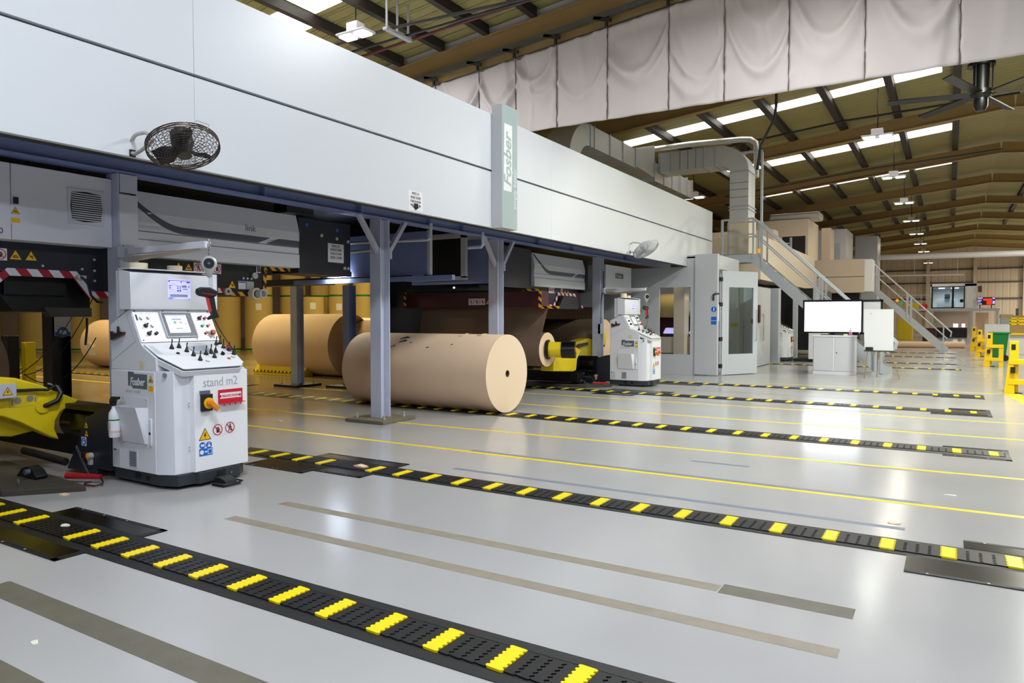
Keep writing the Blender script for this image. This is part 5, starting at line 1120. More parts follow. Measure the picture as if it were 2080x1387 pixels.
# posts and wires at left
bk = thing('guard_post', (-15.6, 7.1, 0), 'black and yellow guard post behind the yellow arm', 'post')
MB().box((-15.9,6.75,0),(-15.6,6.95,1.15)).build('black_post', 'black', bk, bevel=.01); MB().box((-15.6,6.98,0),(-15.42,7.16,1.02)).build('yellow_post', 'yellow', bk, bevel=.01); MB().box((-15.55,7.17,.55),(-15.45,7.42,.68)).build('bracket', 'yellow', bk, smooth=False)
for i, (p0, p1, sag) in enumerate((((-8.0,3.55,.93),(-9.2,4.8,1.72),.10),((-8.0,3.6,.92),(-8.0,4.3,1.72),.16),((-8.0,3.6,.93),(-7.4,4.0,1.3),.2))):
    n = 14; a, c = Vector(p0), Vector(p1); b = MB(); b.tube([a.lerp(c, k/n)-Z_*sag*4*(k/n)*(1-k/n)*1.2 for k in range(n+1)], .005, 5); tag(b.build('loose_cable', 'black'), 'thin loose black cable sagging from the splicer, %s of three' % ('leftmost', 'middle', 'rightmost')[i], 'cable')
b = MB(); b.tube([(-7.6,4.02,1.5),(-7.6,4.02,1.4),(-7.6,4.0,1.22)], .012); tag(b.build('hanging_hose', 'black'), 'short black hose hanging down left of the near console', 'hose')
# second stand: small roll with yellow chuck, big roll behind
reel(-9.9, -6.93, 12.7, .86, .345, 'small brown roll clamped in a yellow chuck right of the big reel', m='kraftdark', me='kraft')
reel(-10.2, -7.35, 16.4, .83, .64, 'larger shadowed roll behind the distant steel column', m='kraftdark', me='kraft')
yc = thing('roll_stand_arm', (-6.8, 13.2, .6), 'yellow chuck arm gripping the small roll right of the big reel', 'machine arm')
b = MB(); b.cyl((-6.93,12.72,.86),(-6.66,12.81,.86),.155,n=32); b.build('chuck_sleeve', 'yellow', yc); b = MB(); b.cyl((-6.96,12.71,.86),(-6.90,12.73,.86),.20,n=32); b.build('chuck_ring', 'black', yc)
b = MB(); b.cyl((-6.66,12.81,.86),(-6.40,12.90,.86),.17,n=32); b.build('brake_drum', 'blackgloss', yc); b = MB(); b.cyl((-6.40,12.90,.86),(-6.385,12.905,.86),.05,n=20); b.build('drum_cap', 'orange', yc)
MB().prism(face_x(-6.95,0,0), [(13.1,.68),(13.5,.66),(13.75,.86),(13.95,.9),(14.3,.78),(14.1,.6),(14.05,.36),(13.9,.34),(13.0,.40),(13.0,.6)], -.3, 0).build('arm_plate', 'yellow', yc, bevel=.012)
b = MB(); b.cyl((-6.95,13.75,.78),(-6.9,13.75,.78),.11,n=24); b.build('flange', 'yellow', yc)
yd = thing('roll_stand_arm', (-7.3, 15.2, .8), 'second yellow stand arm behind the distant steel column', 'machine arm')
MB().prism(face_x(-7.25,0,0), [(14.4,.7),(14.7,.95),(15.3,1.02),(16.0,.9),(16.0,.55),(14.9,.5)], -.25, 0).build('arm_plate', 'yellow', yd, bevel=.012)
MB().prism(face_x(-7.24,0,0), [(14.45,.7),(14.7,.9),(15.2,.93),(15.2,.87),(14.75,.83),(14.55,.66)], 0, .03).build('hose_clip', 'black', yd, smooth=False)
MB().box((-7.3,15.75,.85),(-7.1,15.98,1.15)).build('clamp_block', 'yellow', yd, bevel=.01)
sh2 = thing('stand_shaft', (-7.0, 14.7, .4), 'black stand shaft left of the distant console', 'shaft'); b = MB(); b.cyl((-7.4,14.65,.46),(-6.75,14.65,.46),.19,n=32); b.build('tube', 'blackgloss', sh2)
br2 = copy_tree(br, (.13, 11.0, 0)); br2['label'] = 'dark stand bracket with stickers left of the distant console'
hd2 = copy_tree(hd, (.13, 11.0, 0)); hd2['label'] = 'red pull bar lying in front of the distant console'
bp2 = copy_tree(bp_, (.13, 11.0, 0)); bp2['label'] = 'worn steel base plate with pivot lug beside the distant console'
o = MB(); o.box((-13,14.0,.1),(-6.9,14.3,.3)); tag(o.build('floor_rail', 'black', smooth=False), 'black stand frame rails in shadow left of the distant console', 'frame')
gb = MB(); gb.add([(-21.5,19.2,0),(-18,19.0,0),(-18,19.9,0),(-21.5,19.9,0),(-21.6,19.2,1.0),(-18,19.0,1.0),(-18,19.9,1.0),(-21.5,19.9,1.0)], [(0,3,2,1),(4,5,6,7),(0,1,5,4),(1,2,6,5),(2,3,7,6),(3,0,4,7)]); tag(gb.build('wooden_crate', 'greypanel', smooth=False), 'pale grey crate in the store right of the middle column', 'crate')

# paper rolls standing in the store
hash_ = lambda a, c: (math.sin(a*12.9+c*78.2)*43758.5) % 1
def vroll(x, y, z, r, h, label, grp='paper rolls stacked in the store', end=True):
    o = thing('paper_roll', (x,y,z), label, 'paper roll', grp)
    b = MB(); b.cyl((x,y,z),(x,y,z+h),r,n=40); b.build('wound_paper', 'storepaper', o)
    b = MB(); b.cyl((x,y,z+.03),(x,y,z+.11),r+.004,n=40,caps=False); b.build('green_band', 'green', o)
    d = Vector((-x,-y,0)).normalized(); F = Fr(Vector((x,y,z+h*.72))+d*(r+.003), Vector((-d.y,d.x,0)), Z_)
    if hash_(x, y) > .45: MB().fbox(F, -.13, .12, .05+.2*hash_(y, x), .35+.2*hash_(y, x), -.01, .003).build('paper_label', 'signwhite', o, smooth=False)
    return o
cols = [(-37.6,15.3,.68),(-36.9,18.6,.62),(-35.6,16.6,.72),(-34.2,17.9,.72),(-28.5,21.3,.68),(-27.2,22.1,.61),(-26.6,23.6,.6),(-25.6,24.5,.55),(-24.95,23.3,.54),(-24.1,24.1,.48),(-23.1,24.6,.45),(-21.75,25.4,.5),(-20.8,26.3,.45),(-32.8,19.2,.68)]
for i, (x, y, rr) in enumerate(cols):
    h = 2.45
    vroll(x, y, 0, rr, h, f'tall brown paper roll on the store floor, {("first","second","third","fourth","fifth","sixth","seventh","eighth","ninth","tenth","eleventh","twelfth","thirteenth","fourteenth")[sorted(range(len(cols)), key=lambda k: cols[k][0]).index(i)]} from the left')
for i, (x, y, rr) in enumerate(((-35.6,16.6,.70),(-34.2,17.9,.71),(-27.2,22.1,.6),(-26.6,23.6,.58),(-25.6,24.5,.54),(-24.1,24.1,.46),(-23.1,24.6,.44),(-21.75,25.4,.48),(-37.6,15.3,.66))):
    vroll(x, y, 2.45, rr, 2.4, f'brown paper roll stacked on the upper tier, {("second","third","fourth","fifth","sixth","seventh","eighth","ninth","first")[i]} from the left', 'paper rolls on the upper tier')
o = MB(); o.ringcyl((-30.6,10.6,1.62),(-32.6,11.3,1.62),.62,.18,40); tag(o.build('paper_roll', 'storeend'), 'roll end with a dark core at the far left edge of the paper store', 'paper roll')
# ================================================================== DUCTS ON THE MACHINE ROOF
du = thing('supply_duct', (-8.3, 20, 5.8), 'long square galvanised duct running along above the white wall', 'duct')
def duct_y(b, y0, y1, x0, x1, z0, z1, zz0=None, zz1=None):
    zz0 = z0 if zz0 is None else zz0; zz1 = z1 if zz1 is None else zz1
    b.add([(x0,y0,z0),(x1,y0,z0),(x1,y0,z1),(x0,y0,z1),(x0,y1,zz0),(x1,y1,zz0),(x1,y1,zz1),(x0,y1,zz1)], [(0,1,2,3),(7,6,5,4),(1,5,6,2),(0,4,5,1),(3,2,6,7),(4,0,3,7)])
b = MB(); duct_y(b, 16.9, 20.05, -8.75, -8.0, 5.92, 6.47); b.build('straight_section', 'galv', du, smooth=False)
b = MB(); duct_y(b, 20.05, 21.65, -8.75, -8.0, 5.98, 6.46, 5.9, 6.9); b.build('taper_section', 'galv', du, smooth=False)
b = MB(); duct_y(b, 21.65, 25.6, -8.75, -8.0, 5.8, 6.38); b.build('straight_section', 'galv', du, smooth=False)
for y in (16.95, 17.2, 18.2, 19.1, 20.05, 21.65, 22.5, 23.3, 24.0, 24.15, 24.9, 25.5):
    z0, z1 = (5.92, 6.47) if y < 20.1 else (5.8, 6.42); MB().box((-8.77,y-.02,z0-.02),(-7.98,y+.02,z1+.02)).build('flange_rib', 'steelgrey', du, smooth=False)
P = []; n = 12
b = MB()
for i in range(n+1):
    a = pi/2*i/n; cy, cz = 16.9, 5.3
    for R in (.62, 1.17): P.append((cy-R*sin(a), cz+R*cos(a)))
vs = []; fs = []
for x in (-8.75,-8.0):
    vs += [(x, p[0], p[1]) for p in P]
N = 2*(n+1)
for i in range(n):
    a = 2*i; fs += [(a, a+2, a+3, a+1), (N+a+1, N+a+3, N+a+2, N+a), (a, N+a, N+a+2, a+2), (a+1, a+3, N+a+3, N+a+1)]
b.add(vs, fs); b.box((-8.75,15.73,4.6),(-8.0,16.28,5.3)); b.build('elbow', 'galv', du); 
bd = thing('duct_riser', (-5.4, 22.3, 3.4), 'bright silver duct bending down to a vertical riser beside the stair', 'duct')
def rbox(b, x0, x1, z0, z1, y0=22.0, y1=22.85): b.box((x0,y0,z0),(x1,y1,z1))
b = MB(); rbox(b, -8.0, -6.15, 6.12, 6.72); b.build('horizontal_section', 'galvlit', bd, smooth=False)
b = MB(); vs = []; fs = []; n = 12; cx, cz = -6.15, 5.9; P = []
for i in range(n+1):
    a = pi/2*i/n
    for R, Rz in ((.40,.22), (.95,.82)): P.append((cx+R*sin(a), cz+Rz*cos(a)))
for y in (22.0, 22.85): vs += [(p[0], y, p[1]) for p in P]
N = 2*(n+1)
for i in range(n):
    a = 2*i; fs += [(a, a+2, a+3, a+1), (N+a+1, N+a+3, N+a+2, N+a), (a, N+a, N+a+2, a+2), (a+1, a+3, N+a+3, N+a+1)]
fs = [f[::-1] for f in fs]; b.add(vs, fs); b.build('elbow', 'galvlit', bd)
b = MB(); rbox(b, -5.75, -5.2, 4.45, 5.9); b.build('vertical_section', 'galvlit', bd, smooth=False)
b = MB(); rbox(b, -5.78, -5.17, 3.4, 4.45, 21.97, 22.9); b.build('plenum_base', 'cream', bd, smooth=False)
for x in (-7.95,-7.6,-6.55,-6.2): MB().box((x-.015,21.975,6.1),(x+.015,22.87,6.74)).build('flange_rib', 'steelgrey', bd, smooth=False)
for z in (5.88,4.85,4.75): MB().box((-5.78,21.975,z-.012),(-5.17,22.88,z+.012)).build('flange_rib', 'steelgrey', bd, smooth=False)
for x in (-7.3,-7.05,-6.8): MB().box((x-.006,21.99,6.13),(x+.006,22.0,6.71)).build('seam_line', 'stripegrey', bd, smooth=False)
for z in (5.55,5.35,5.12): MB().box((-5.75,21.99,z-.006),(-5.2,22.0,z+.006)).build('seam_line', 'stripegrey', bd, smooth=False)
b = MB(); b.tube([(-9.3,23.4,7.2),(-7.4,23.3,7.2),(-5.75,23.3,7.14),(-5.45,23.3,7.1),(-5.3,23.3,6.98),(-5.27,23.3,6.8),(-5.27,23.3,5.9)], .09, 12); tag(b.build('round_pipe', 'galv'), 'round galvanised pipe arching over the silver duct riser', 'pipe')
o = thing('pipe_stand', (-5.2,23.1,3.4), 'pale steel stand frame behind the silver duct riser', 'frame')
b = MB(); b.box((-5.06,22.95,3.4),(-5.0,23.05,6.6)); b.fbox(Fr((-5.75,22.95,6.6),(1,0,0),(0,0,1)), 0, .75, 0, .06, 0, .06); b.fbox(Fr((-5.7,22.95,5.95),(.3,0,1),(-1,0,.3)), 0, .7, 0, .05, 0, .05); b.build('frame', 'steelgrey', o, smooth=False)

# ================================================================== GUARD CABIN, DOORS
gc = thing('guard_cabin', (-6.4, 19.5, 0), 'grey guard cabin with an open window at the end of the white fascia', 'guard enclosure')
def wall_with_hole(name, F, W_, H_, h0, h1, v0, v1, t, m):
    b = MB(); b.fbox(F, 0, h0, 0, H_, 0, -t); b.fbox(F, h1, W_, 0, H_, 0, -t); b.fbox(F, h0, h1, 0, v0, 0, -t); b.fbox(F, h0, h1, v1, H_, 0, -t); return b.build(name, m, gc, smooth=False)
Fg = face_my(-8.4, 18.5, 0)
wall_with_hole('front_wall', Fg, 2.69, 2.84, 1.72, 2.57, .53, 2.31, .06, 'greypanel')
MB().box((-5.925,18.5,2.84),(-5.71,18.56,3.14)).build('upper_wall', 'greypanel', gc, smooth=False)
MB().box((-5.705,18.47,.02),(-5.115,18.62,3.15)).build('corner_post', 'greypanel', gc, bevel=.004)
MB().box((-5.16,18.62,2.76),(-5.11,20.6,3.12)).build('side_header', 'greypanel', gc, smooth=False)
MB().box((-5.92,18.5,3.06),(-5.12,20.6,3.1)).build('roof_panel', 'greypanel', gc, smooth=False)
MB().box((-8.4,18.57,0),(-8.3,20.6,2.84)).build('rear_wall', 'greypanel', gc, smooth=False)
MB().fbox(face_x(-5.113,18.57,0), -.06,.06,1.42,1.85,0,.003).build('sign_backing', 'signwhite', gc, smooth=False)
mandatory(face_my(-5.2,18.468,1.72), .16, gc, plate=False, sym=2); MB().fbox(face_my(-5.2,18.468,0), -.07,.07,1.33,1.42,0,.003).build('blue_label', 'signblue', gc, smooth=False); MB().fbox(face_my(-5.2,18.468,0), -.07,.07,1.44,1.53,0,.003).build('blue_label', 'signblue', gc, smooth=False)
b = MB(); b.tube([(-5.21,18.46,1.95),(-5.21,18.44,2.1),(-5.16,18.44,2.12),(-5.08,18.5,2.12)], .02, 8); b.build('door_stay', 'dark', gc)
# inside the cabin
cp = thing('cabin_partition', (-6.7, 20.5, 0), 'pale inner partition with light posts seen through the glazed door', 'partition')
MB().box((-8.3,20.5,.1),(-5.5,20.56,2.7)).build('panel', 'offwhite', cp, smooth=False)
for x in (-7.4,-6.5,-5.9,-5.55): MB().box((x-.05,20.42,0),(x+.05,20.5,2.75)).build('post', 'white', cp, smooth=False)
MB().box((-6.35,20.46,1.3),(-5.98,20.49,1.55)).build('notice', 'panelwhite', cp, smooth=False)
MB().box((-6.42,20.45,.2),(-6.2,20.49,2.5)).build('dark_strip', 'logogrey', cp, smooth=False)
MB().box((-6.9,24.1,.0),(-5.55,24.15,2.6)).build('far_panel', 'white', cp, smooth=False)
for x in (-6.35,-5.85): MB().box((x-.06,24.0,0),(x+.06,24.1,2.6)).build('post', 'greypanel', cp, smooth=False)
MB().box((-6.2,24.05,1.2),(-6.0,24.09,1.32)).build('yellow_tag', 'yellow', cp, smooth=False)
area('cabin_fill', (-6.8,19.3,2.7), .5, 14, (1,.95,.85))  # fill light added to brighten the interior, no fixture
iv = thing('cabin_machine', (-6.6, 19.6, 0), 'machine post and rollers seen through the cabin window', 'machine')
MB().box((-6.55,19.3,0),(-6.25,19.7,2.6)).build('post', 'cream', iv, smooth=False)
b = MB(); b.cyl((-8.2,20.0,1.85),(-6.6,20.0,1.85),.34,n=28); b.build('roller', 'storepaper', iv)
MB().box((-8.2,20.25,1.0),(-6.0,20.4,1.55)).build('red_guard', 'darkred', iv, smooth=False)
MB().box((-8.2,19.8,.5),(-5.9,20.4,.95)).build('table', 'cream', iv, smooth=False)
MB().box((-6.15,20.05,1.15),(-5.75,20.2,1.75)).build('sign_panel', 'offwhite', iv, smooth=False)
b = MB(); b.cyl((-6.1,19.7,.4),(-6.1,19.7,1.1),.06,n=12); b.build('yellow_tube', 'yellow', iv)
for i in range(2): MB().fbox(Fr((-7.0+i*.75,19.75,1.05),(1,0,0),(0,.6,.4)), 0,.4,0,.25,0,.03).build('display', 'lcdblue', iv, smooth=False)
# open glazed door
hd_ = Vector((-5.07,18.7,0)); de = Vector((-4.43,19.82,0)); Fd = Fr(hd_, de-hd_, Z_); DW = (de-hd_).length
dr = thing('guard_door', hd_, 'tall grey guard door with a glass pane standing open beside the cabin', 'door')
b = MB(); b.fbox(Fd, 0, .24, .02, 2.72, -.025, .025); b.fbox(Fd, DW-.16, DW, .02, 2.72, -.025, .025); b.fbox(Fd, .24, DW-.16, .02, .55, -.025, .025); b.fbox(Fd, .24, DW-.16, 2.3, 2.72, -.025, .025); b.build('leaf', 'greypanel', dr, smooth=False)
MB().fbox(Fd, .24, DW-.16, .55, 2.3, -.004, .004).build('glass_pane', 'glass', dr, smooth=False)
b = MB(); b.cyl(Fd.p(-.04,.1,.0), Fd.p(-.04,2.65,0), .018, n=10); b.build('hinge_rod', 'steelgrey', dr)
for z in (.25,.95,1.85,2.5): MB().fbox(Fd.at(-.04,z), -.03,.06,-.05,.05,-.03,.03).build('hinge', 'dark', dr, smooth=False)
b = MB(); b.tube([Fd.p(DW-.07,.9,.03), Fd.p(DW-.07,.9,.07), Fd.p(DW-.07,1.7,.07), Fd.p(DW-.07,1.7,.03)], .014, 8); b.build('handle', 'galv', dr)
MB().fbox(Fd, DW-.2, DW-.17, 1.35,1.47,.0,.03).build('lock', 'ink', dr, smooth=False)
d2 = thing('guard_door', (-5.0, 23.4, 0), 'second grey guard door half hidden behind the glazed open door', 'door')
MB().box((-5.06,22.3,.02),(-5.0,24.3,2.45)).build('leaf', 'greypanel', d2, smooth=False)
b = MB(); b.tube([(-4.97,23.0,.8),(-4.93,23.0,.8),(-4.93,23.0,1.6),(-4.97,23.0,1.6)], .02, 8); b.build('handle', 'galv', d2); MB().box((-5.0,22.5,1.35),(-4.95,22.7,1.9)).build('hanging_glove', 'darkred', d2, bevel=.03)
MB().box((-5.2,25.3,0),(-4.95,25.7,2.5)).build('post', 'steelgrey', d2, smooth=False); MB().box((-5.5,24.4,0),(-5.2,25.3,2.5)).build('dark_gap_panel', 'dark', d2, smooth=False)

# ================================================================== STAIRS
def stair(xt, zt, xb, y0, y1, label, plat=.75, steps=14, xw=None):
    r = thing('steel_stair', ((xt+xb)/2, (y0+y1)/2, 0), label, 'stair')
    dx = xb-xt; d = Vector((dx,0,-zt)).normalized(); L = hypot(dx, zt)
    for y in (y0, y1):
        MB().prism(Fr((0,y,0),(1,0,0),(0,0,1)), [(xt-plat,zt-.02),(xt+.05,zt-.02),(xb+.05,.12),(xb+.05,.0),(xb-.28,.0),(xt-.06,zt-.25),(xt-plat,zt-.25)], 0, -.03).build('stringer', 'steelgrey', r, smooth=False)
    for k in range(steps):
        t = (k+.5)/steps; x = xt+dx*t; z = max(.03, zt*(1-t)-.14)
        MB().box((x-.14,y0+.03,z-.02),(x+.14,y1,z+.015)).build('tread', 'tread', r, smooth=False)
        MB().box((x+.11,y0+.03,z-.021),(x+.142,y1,z+.018)).build('tread_nosing', 'yellow', r, smooth=False)
    MB().box((xt-plat,y0+.03,zt-.05),(xt,y1,zt)).build('landing', 'tread', r, smooth=False)
    for y in (y0-.01, y1+.04):
        for h, rr in ((1.0,.03),(.55,.018)):
            b = MB(); b.tube([(xt-plat,y,zt+h),(xt-.02,y,zt+h),(xt+.05,y,zt+h-.03)]+[(xt+dx*t,y,zt*(1-t)+h) for t in (.1,.3,.5,.7,.9,1.0)]+([(xb+.15,y,h-.15),(xb+.12,y,h-.35)] if h > .9 else []), rr, 8); b.build('handrail' if h > .9 else 'mid_rail', 'steelgrey', r)
        for t in (0, .07, .48, .53, .95):
            x = xt+dx*t; z = zt*(1-t); MB().box((x-.025,y-.02,z-.15),(x+.025,y+.02,z+1.0)).build('rail_post', 'steelgrey', r, smooth=False)
        MB().box((xt-plat-.02,y-.03,zt-.2),(xt-plat+.04,y+.03,zt+1.0)).build('rail_post', 'steelgrey', r, smooth=False)
    return r
st = stair(-4.88, 3.36, -1.37, 21.3, 21.95, 'grey steel stair descending from the machine bridge behind the white screen', plat=.9)
b = MB(); b.cyl((-4.72,21.26,3.36),(-4.72,21.26,3.48),.05,n=16); b.build('amber_beacon', 'amberlit', st)
st2 = stair(-3.2, 3.1, -.1, 37.5, 38.4, 'farther grey steel stair descending beyond the easel', plat=.3)
for (x,z,m) in ((-2.1,2.3,'amberlit'),(-1.95,2.15,'greenlit')): MB().cyl((x,37.45,z),(x,37.4,z),.07,n=12).build('indicator_light', m, st2)
# ================================================================== MACHINE BLOCKS BEYOND
def block(name, x0, x1, y0, y1, z0, z1, m, label, cat='machine'):
    r = thing(name, ((x0+x1)/2,(y0+y1)/2,z0), label, cat); MB().box((x0,y0,z0),(x1,y1,z1)).build('casing', m, r, bevel=.01); return r
w2 = block('machine_fascia', -7.5, -5.3, 24.2, 35.0, 2.75, 4.2, 'cream', 'cream machine fascia running away behind the stair handrail', 'fascia')
MB().box((-7.5,26.2,4.2),(-5.32,27.0,4.6)).build('step_block', 'creamdark', w2, smooth=False)
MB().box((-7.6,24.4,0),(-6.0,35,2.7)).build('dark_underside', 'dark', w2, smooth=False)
a2 = block('machine_tower', -9.5, -5.75, 36, 39, 0, 6.15, 'cream', 'tall cream machine block with a black opening above the stair', 'machine')
MB().box((-6.9,35.97,4.1),(-5.87,36.0,5.35)).build('opening', 'ink', a2, smooth=False); MB().box((-6.55,35.9,4.6),(-6.45,35.97,5.3)).build('opening_strut', 'steelblue', a2, smooth=False); MB().box((-6.9,35.9,5.0),(-6.5,35.96,5.06)).build('opening_strut', 'steelblue', a2, smooth=False)
MB().box((-7.6,36.3,6.15),(-5.3,37.5,6.5)).build('roof_duct', 'galv', a2, bevel=.1)
MB().box((-5.6,39.0,2.7),(-5.2,40.5,6.0)).build('rear_cladding', 'creamdark', a2, smooth=False)
b2_ = block('machine_tower', -6.3, -4.8, 42, 45, 0, 6.25, 'offwhite', 'pale machine block with frosted panels beyond the cream tower', 'machine')
MB().box((-6.0,41.96,4.2),(-5.1,42.0,5.5)).build('frosted_panel', 'greypanel', b2_, smooth=False); MB().box((-5.85,41.93,4.2),(-5.25,41.96,5.2)).build('inner_panel', 'steelgrey', b2_, smooth=False)
b3_ = block('machine_tower', -4.9, -3.7, 47, 49, 0, 6.3, 'steelgrey', 'farthest pale grey machine block against the dark roof', 'machine')
c2_ = block('machine_fascia', -5.5, -3.35, 36.0, 37.4, 2.65, 4.17, 'creamdark', 'beige box fascia with a horizontal joint above the far stair', 'fascia')
MB().box((-5.5,35.995,3.36),(-3.35,36.0,3.39)).build('joint_line', 'stripegrey', c2_, smooth=False)
MB().box((-3.35,36.1,2.7),(-3.05,37.4,4.15)).build('white_end_cap', 'white', c2_, smooth=False)
MB().box((-5.5,36.6,0),(-3.6,37.3,2.65)).build('dark_support', 'dark', c2_, smooth=False)
cb4 = block('electrical_cabinet', -4.1, -3.55, 26.0, 26.6, .1, 1.0, 'white', 'small white cabinet on the floor left of the white storage cabinet', 'cabinet')
MB().fbox(face_my(-3.75,25.995,.35), -.08,.08,-.08,.08,0,.004).build('vent', 'greypanel', cb4, smooth=False); MB().box((-4.6,26.1,0),(-3.4,27,.1)).build('plinth', 'dark', cb4, smooth=False)
mg = block('machine_underframe', -5.6, -4.3, 28.5, 33, .3, 2.6, 'dark', 'dark machine frame in shadow under the stair', 'machine')
MB().box((-4.2,27.5,0),(-4.05,27.7,2.6)).build('leg', 'steelgrey', mg, smooth=False); MB().box((-4.9,27.6,0),(-4.75,27.8,2.6)).build('leg', 'steelgrey', mg, smooth=False)

# ================================================================== CABINET, SCREEN, EASEL
cab = thing('storage_cabinet', (-2.61, 20.75, 0), 'white double door storage cabinet carrying the large bright screen', 'cabinet')
MB().box((-3.12,20.52,.0),(-2.10,20.97,1.03)).build('body', 'white', cab, bevel=.008)
MB().box((-3.11,20.505,.0),(-2.11,20.52,.09)).build('plinth', 'white', cab, smooth=False); MB().box((-3.13,20.5,1.0),(-2.09,20.99,1.04)).build('top', 'panelwhite', cab, bevel=.004)
for x0, x1 in ((-3.10,-2.635), (-2.585,-2.12)): MB().box((x0,20.50,.1),(x1,20.522,.985)).build('door', 'offwhite', cab, bevel=.004)
MB().box((-2.632,20.495,.1),(-2.588,20.522,.985)).build('centre_strip', 'panelwhite', cab, smooth=False); MB().cyl((-2.54,20.5,.58),(-2.54,20.49,.58),.015,n=12).build('lock', 'ink', cab)
tv = thing('display_screen', (-2.67, 20.7, 1.04), 'large glowing white screen with a black frame standing on the cabinet', 'screen')
b = MB(); Ft = face_my(-2.675,20.68,1.09)
b.fbox(Ft, -.735,.735,0,.045,-.07,.012); b.fbox(Ft, -.735,.735,.835,.89,-.07,.012); b.fbox(Ft, -.735,-.69,.045,.845,-.07,.012); b.fbox(Ft, .69,.735,.045,.845,-.07,.012); b.build('frame', 'blackgloss', tv, smooth=False)
MB().fbox(Ft, -.69,.69,.045,.845,-.03,.0).build('screen', 'tvscreen', tv, smooth=False); MB().fbox(Ft, -.735,.735,0,.885,-.08,-.03).build('back', 'black', tv, smooth=False)
MB().box((-2.95,20.62,1.04),(-2.4,20.9,1.06)).build('stand_foot', 'black', tv, bevel=.004); MB().box((-2.72,20.7,1.05),(-2.62,20.76,1.4)).build('stand_neck', 'black', tv, smooth=False)
MB().fbox(Ft, -.62,-.55,.80,.81,0,.001).build('screen_text', 'uigrey', tv, smooth=False); MB().fbox(Ft, .64,.66,.012,.022,.012,.014).build('power_led', 'pilot', tv, smooth=False)
hs = thing('sanitiser_bottle', (-2.22,20.6,1.04), 'small pump bottle with pink liquid on the white cabinet', 'bottle')
MB().lathe((-2.22,20.6,1.04), Z_, [(0,.04),(.08,.04)], 16).build('liquid', 'pinkfluid', hs); MB().lathe((-2.22,20.6,1.12), Z_, [(0,.04),(.07,.04),(.1,.015),(.14,.012)], 16).build('bottle_top', 'clearplastic', hs); b = MB(); b.tube([(-2.22,20.6,1.26),(-2.22,20.6,1.3),(-2.25,20.6,1.31)], .01, 6); b.build('pump', 'clearplastic', hs)
tag(MB().ringcyl((-2.34,20.6,1.04),(-2.34,20.6,1.08),.05,.03,20).build('tape_roll', 'masking'), 'tiny cream tape roll beside the pump bottle on the cabinet', 'tape roll')
wb2 = thing('mobile_whiteboard', (-1.8,21.12,0), 'black framed whiteboard behind the easel beside the large screen', 'whiteboard')
MB().box((-2.4,21.1,1.1),(-1.56,21.13,1.97)).build('panel', 'panelwhite', wb2, smooth=False)
b = MB(); b.box((-2.45,21.08,1.06),(-1.51,21.14,1.11)); b.box((-2.45,21.08,1.93),(-1.51,21.14,1.98)); b.box((-1.56,21.08,1.06),(-1.51,21.14,1.98)); b.box((-2.45,21.08,1.06),(-2.4,21.14,1.98)); b.build('frame', 'black', wb2, smooth=False)
for x in (-2.3,-1.66): MB().box((x-.02,21.1,0),(x+.02,21.14,1.1)).build('leg', 'steelgrey', wb2, smooth=False)
MB().box((-2.4,21.04,.0),(-1.6,21.2,.05)).build('base', 'steelgrey', wb2, smooth=False)
ez = thing('flip_chart_easel', (-1.45,19.95,0), 'white flip chart board on a thin tripod easel beside the cabinet', 'easel')
Fe = Fr((-1.505,19.88,.69), (1,0,0), (0,.10,1.0)); 
MB().prism(Fe, [(-.315,0),(.325,-.0),(.31,1.03),(-.355,1.03)], -.02, 0).build('board', 'panelwhite', ez, smooth=False)
MB().fbox(Fe, -.33,.34,-.03,.0,-.03,.03).build('tray', 'railsteel', ez, smooth=False); MB().fbox(Fe, -.29,-.12,.0,.08,.0,.05).build('eraser_box', 'dark', ez, bevel=.01)
MB().cyl(Fe.p(-.19,.92,0), Fe.p(-.19,.92,.012), .012, n=10).build('magnet', 'redled', ez)
for p0, p1 in (((-1.75,19.9,.68),(-1.80,19.72,0)), ((-1.25,19.9,.68),(-1.03,19.85,0)), ((-1.5,20.0,1.5),(-1.56,20.25,0))):
    b = MB(); b.tube([p0, p1], .012, 8); b.build('leg', 'brownsteel', ez)
# ================================================================== FAR END OF THE HALL
of = thing('mezzanine_office', (.2,63,2.15), 'small white glazed office up on the far steel platform', 'office')
b = MB(); b.box((-1.3,62,2.2),(-1.2,66,4.0)); b.box((.86,62,2.2),(1.58,66,4.0)); b.box((-1.3,62,3.82),(1.58,66,4.02)); b.box((-1.3,65.9,2.2),(1.58,66,4.0)); b.build('walls', 'white', of, smooth=False)
b = MB(); 
for (a,c,z0,z1) in ((-1.24,-1.14,2.22,3.82),(.06,.2,2.22,3.82),(.8,.88,2.22,3.82),(-1.24,.88,2.2,2.28),(-1.24,.88,3.76,3.82)): b.box((a,61.95,z0),(c,62.05,z1))
b.build('window_frame', 'ink', of, smooth=False)
MB().box((-1.14,62.0,2.28),(.8,62.02,3.76)).build('glass_pane', 'glass', of, smooth=False)
for (x0,x1) in ((-.8,-.4),(.0,.14),(.25,.5)): MB().box((x0,63,3.7),(x1,63.3,3.76)).build('ceiling_light', 'glowwhite', of, smooth=False)
MB().box((-.9,63.5,2.25),(.3,64.2,2.95)).build('desk', 'greypanel', of, smooth=False); MB().box((-.4,63.4,2.95),(-.05,63.5,3.3)).build('monitor', 'dark', of, smooth=False); b = MB(); b.ball((.68,61.9,2.75), .13); b.build('black_disc', 'ink', of)
area('office_light', (-.2,63.5,3.6), .8, 350, (1,1,1))
pf = thing('mezzanine_platform', (.8,64,0), 'grey steel mezzanine platform at the far end of the hall', 'platform')
MB().box((-3.2,61.8,2.02),(3.0,67,2.2)).build('deck', 'steelgrey', pf, smooth=False)
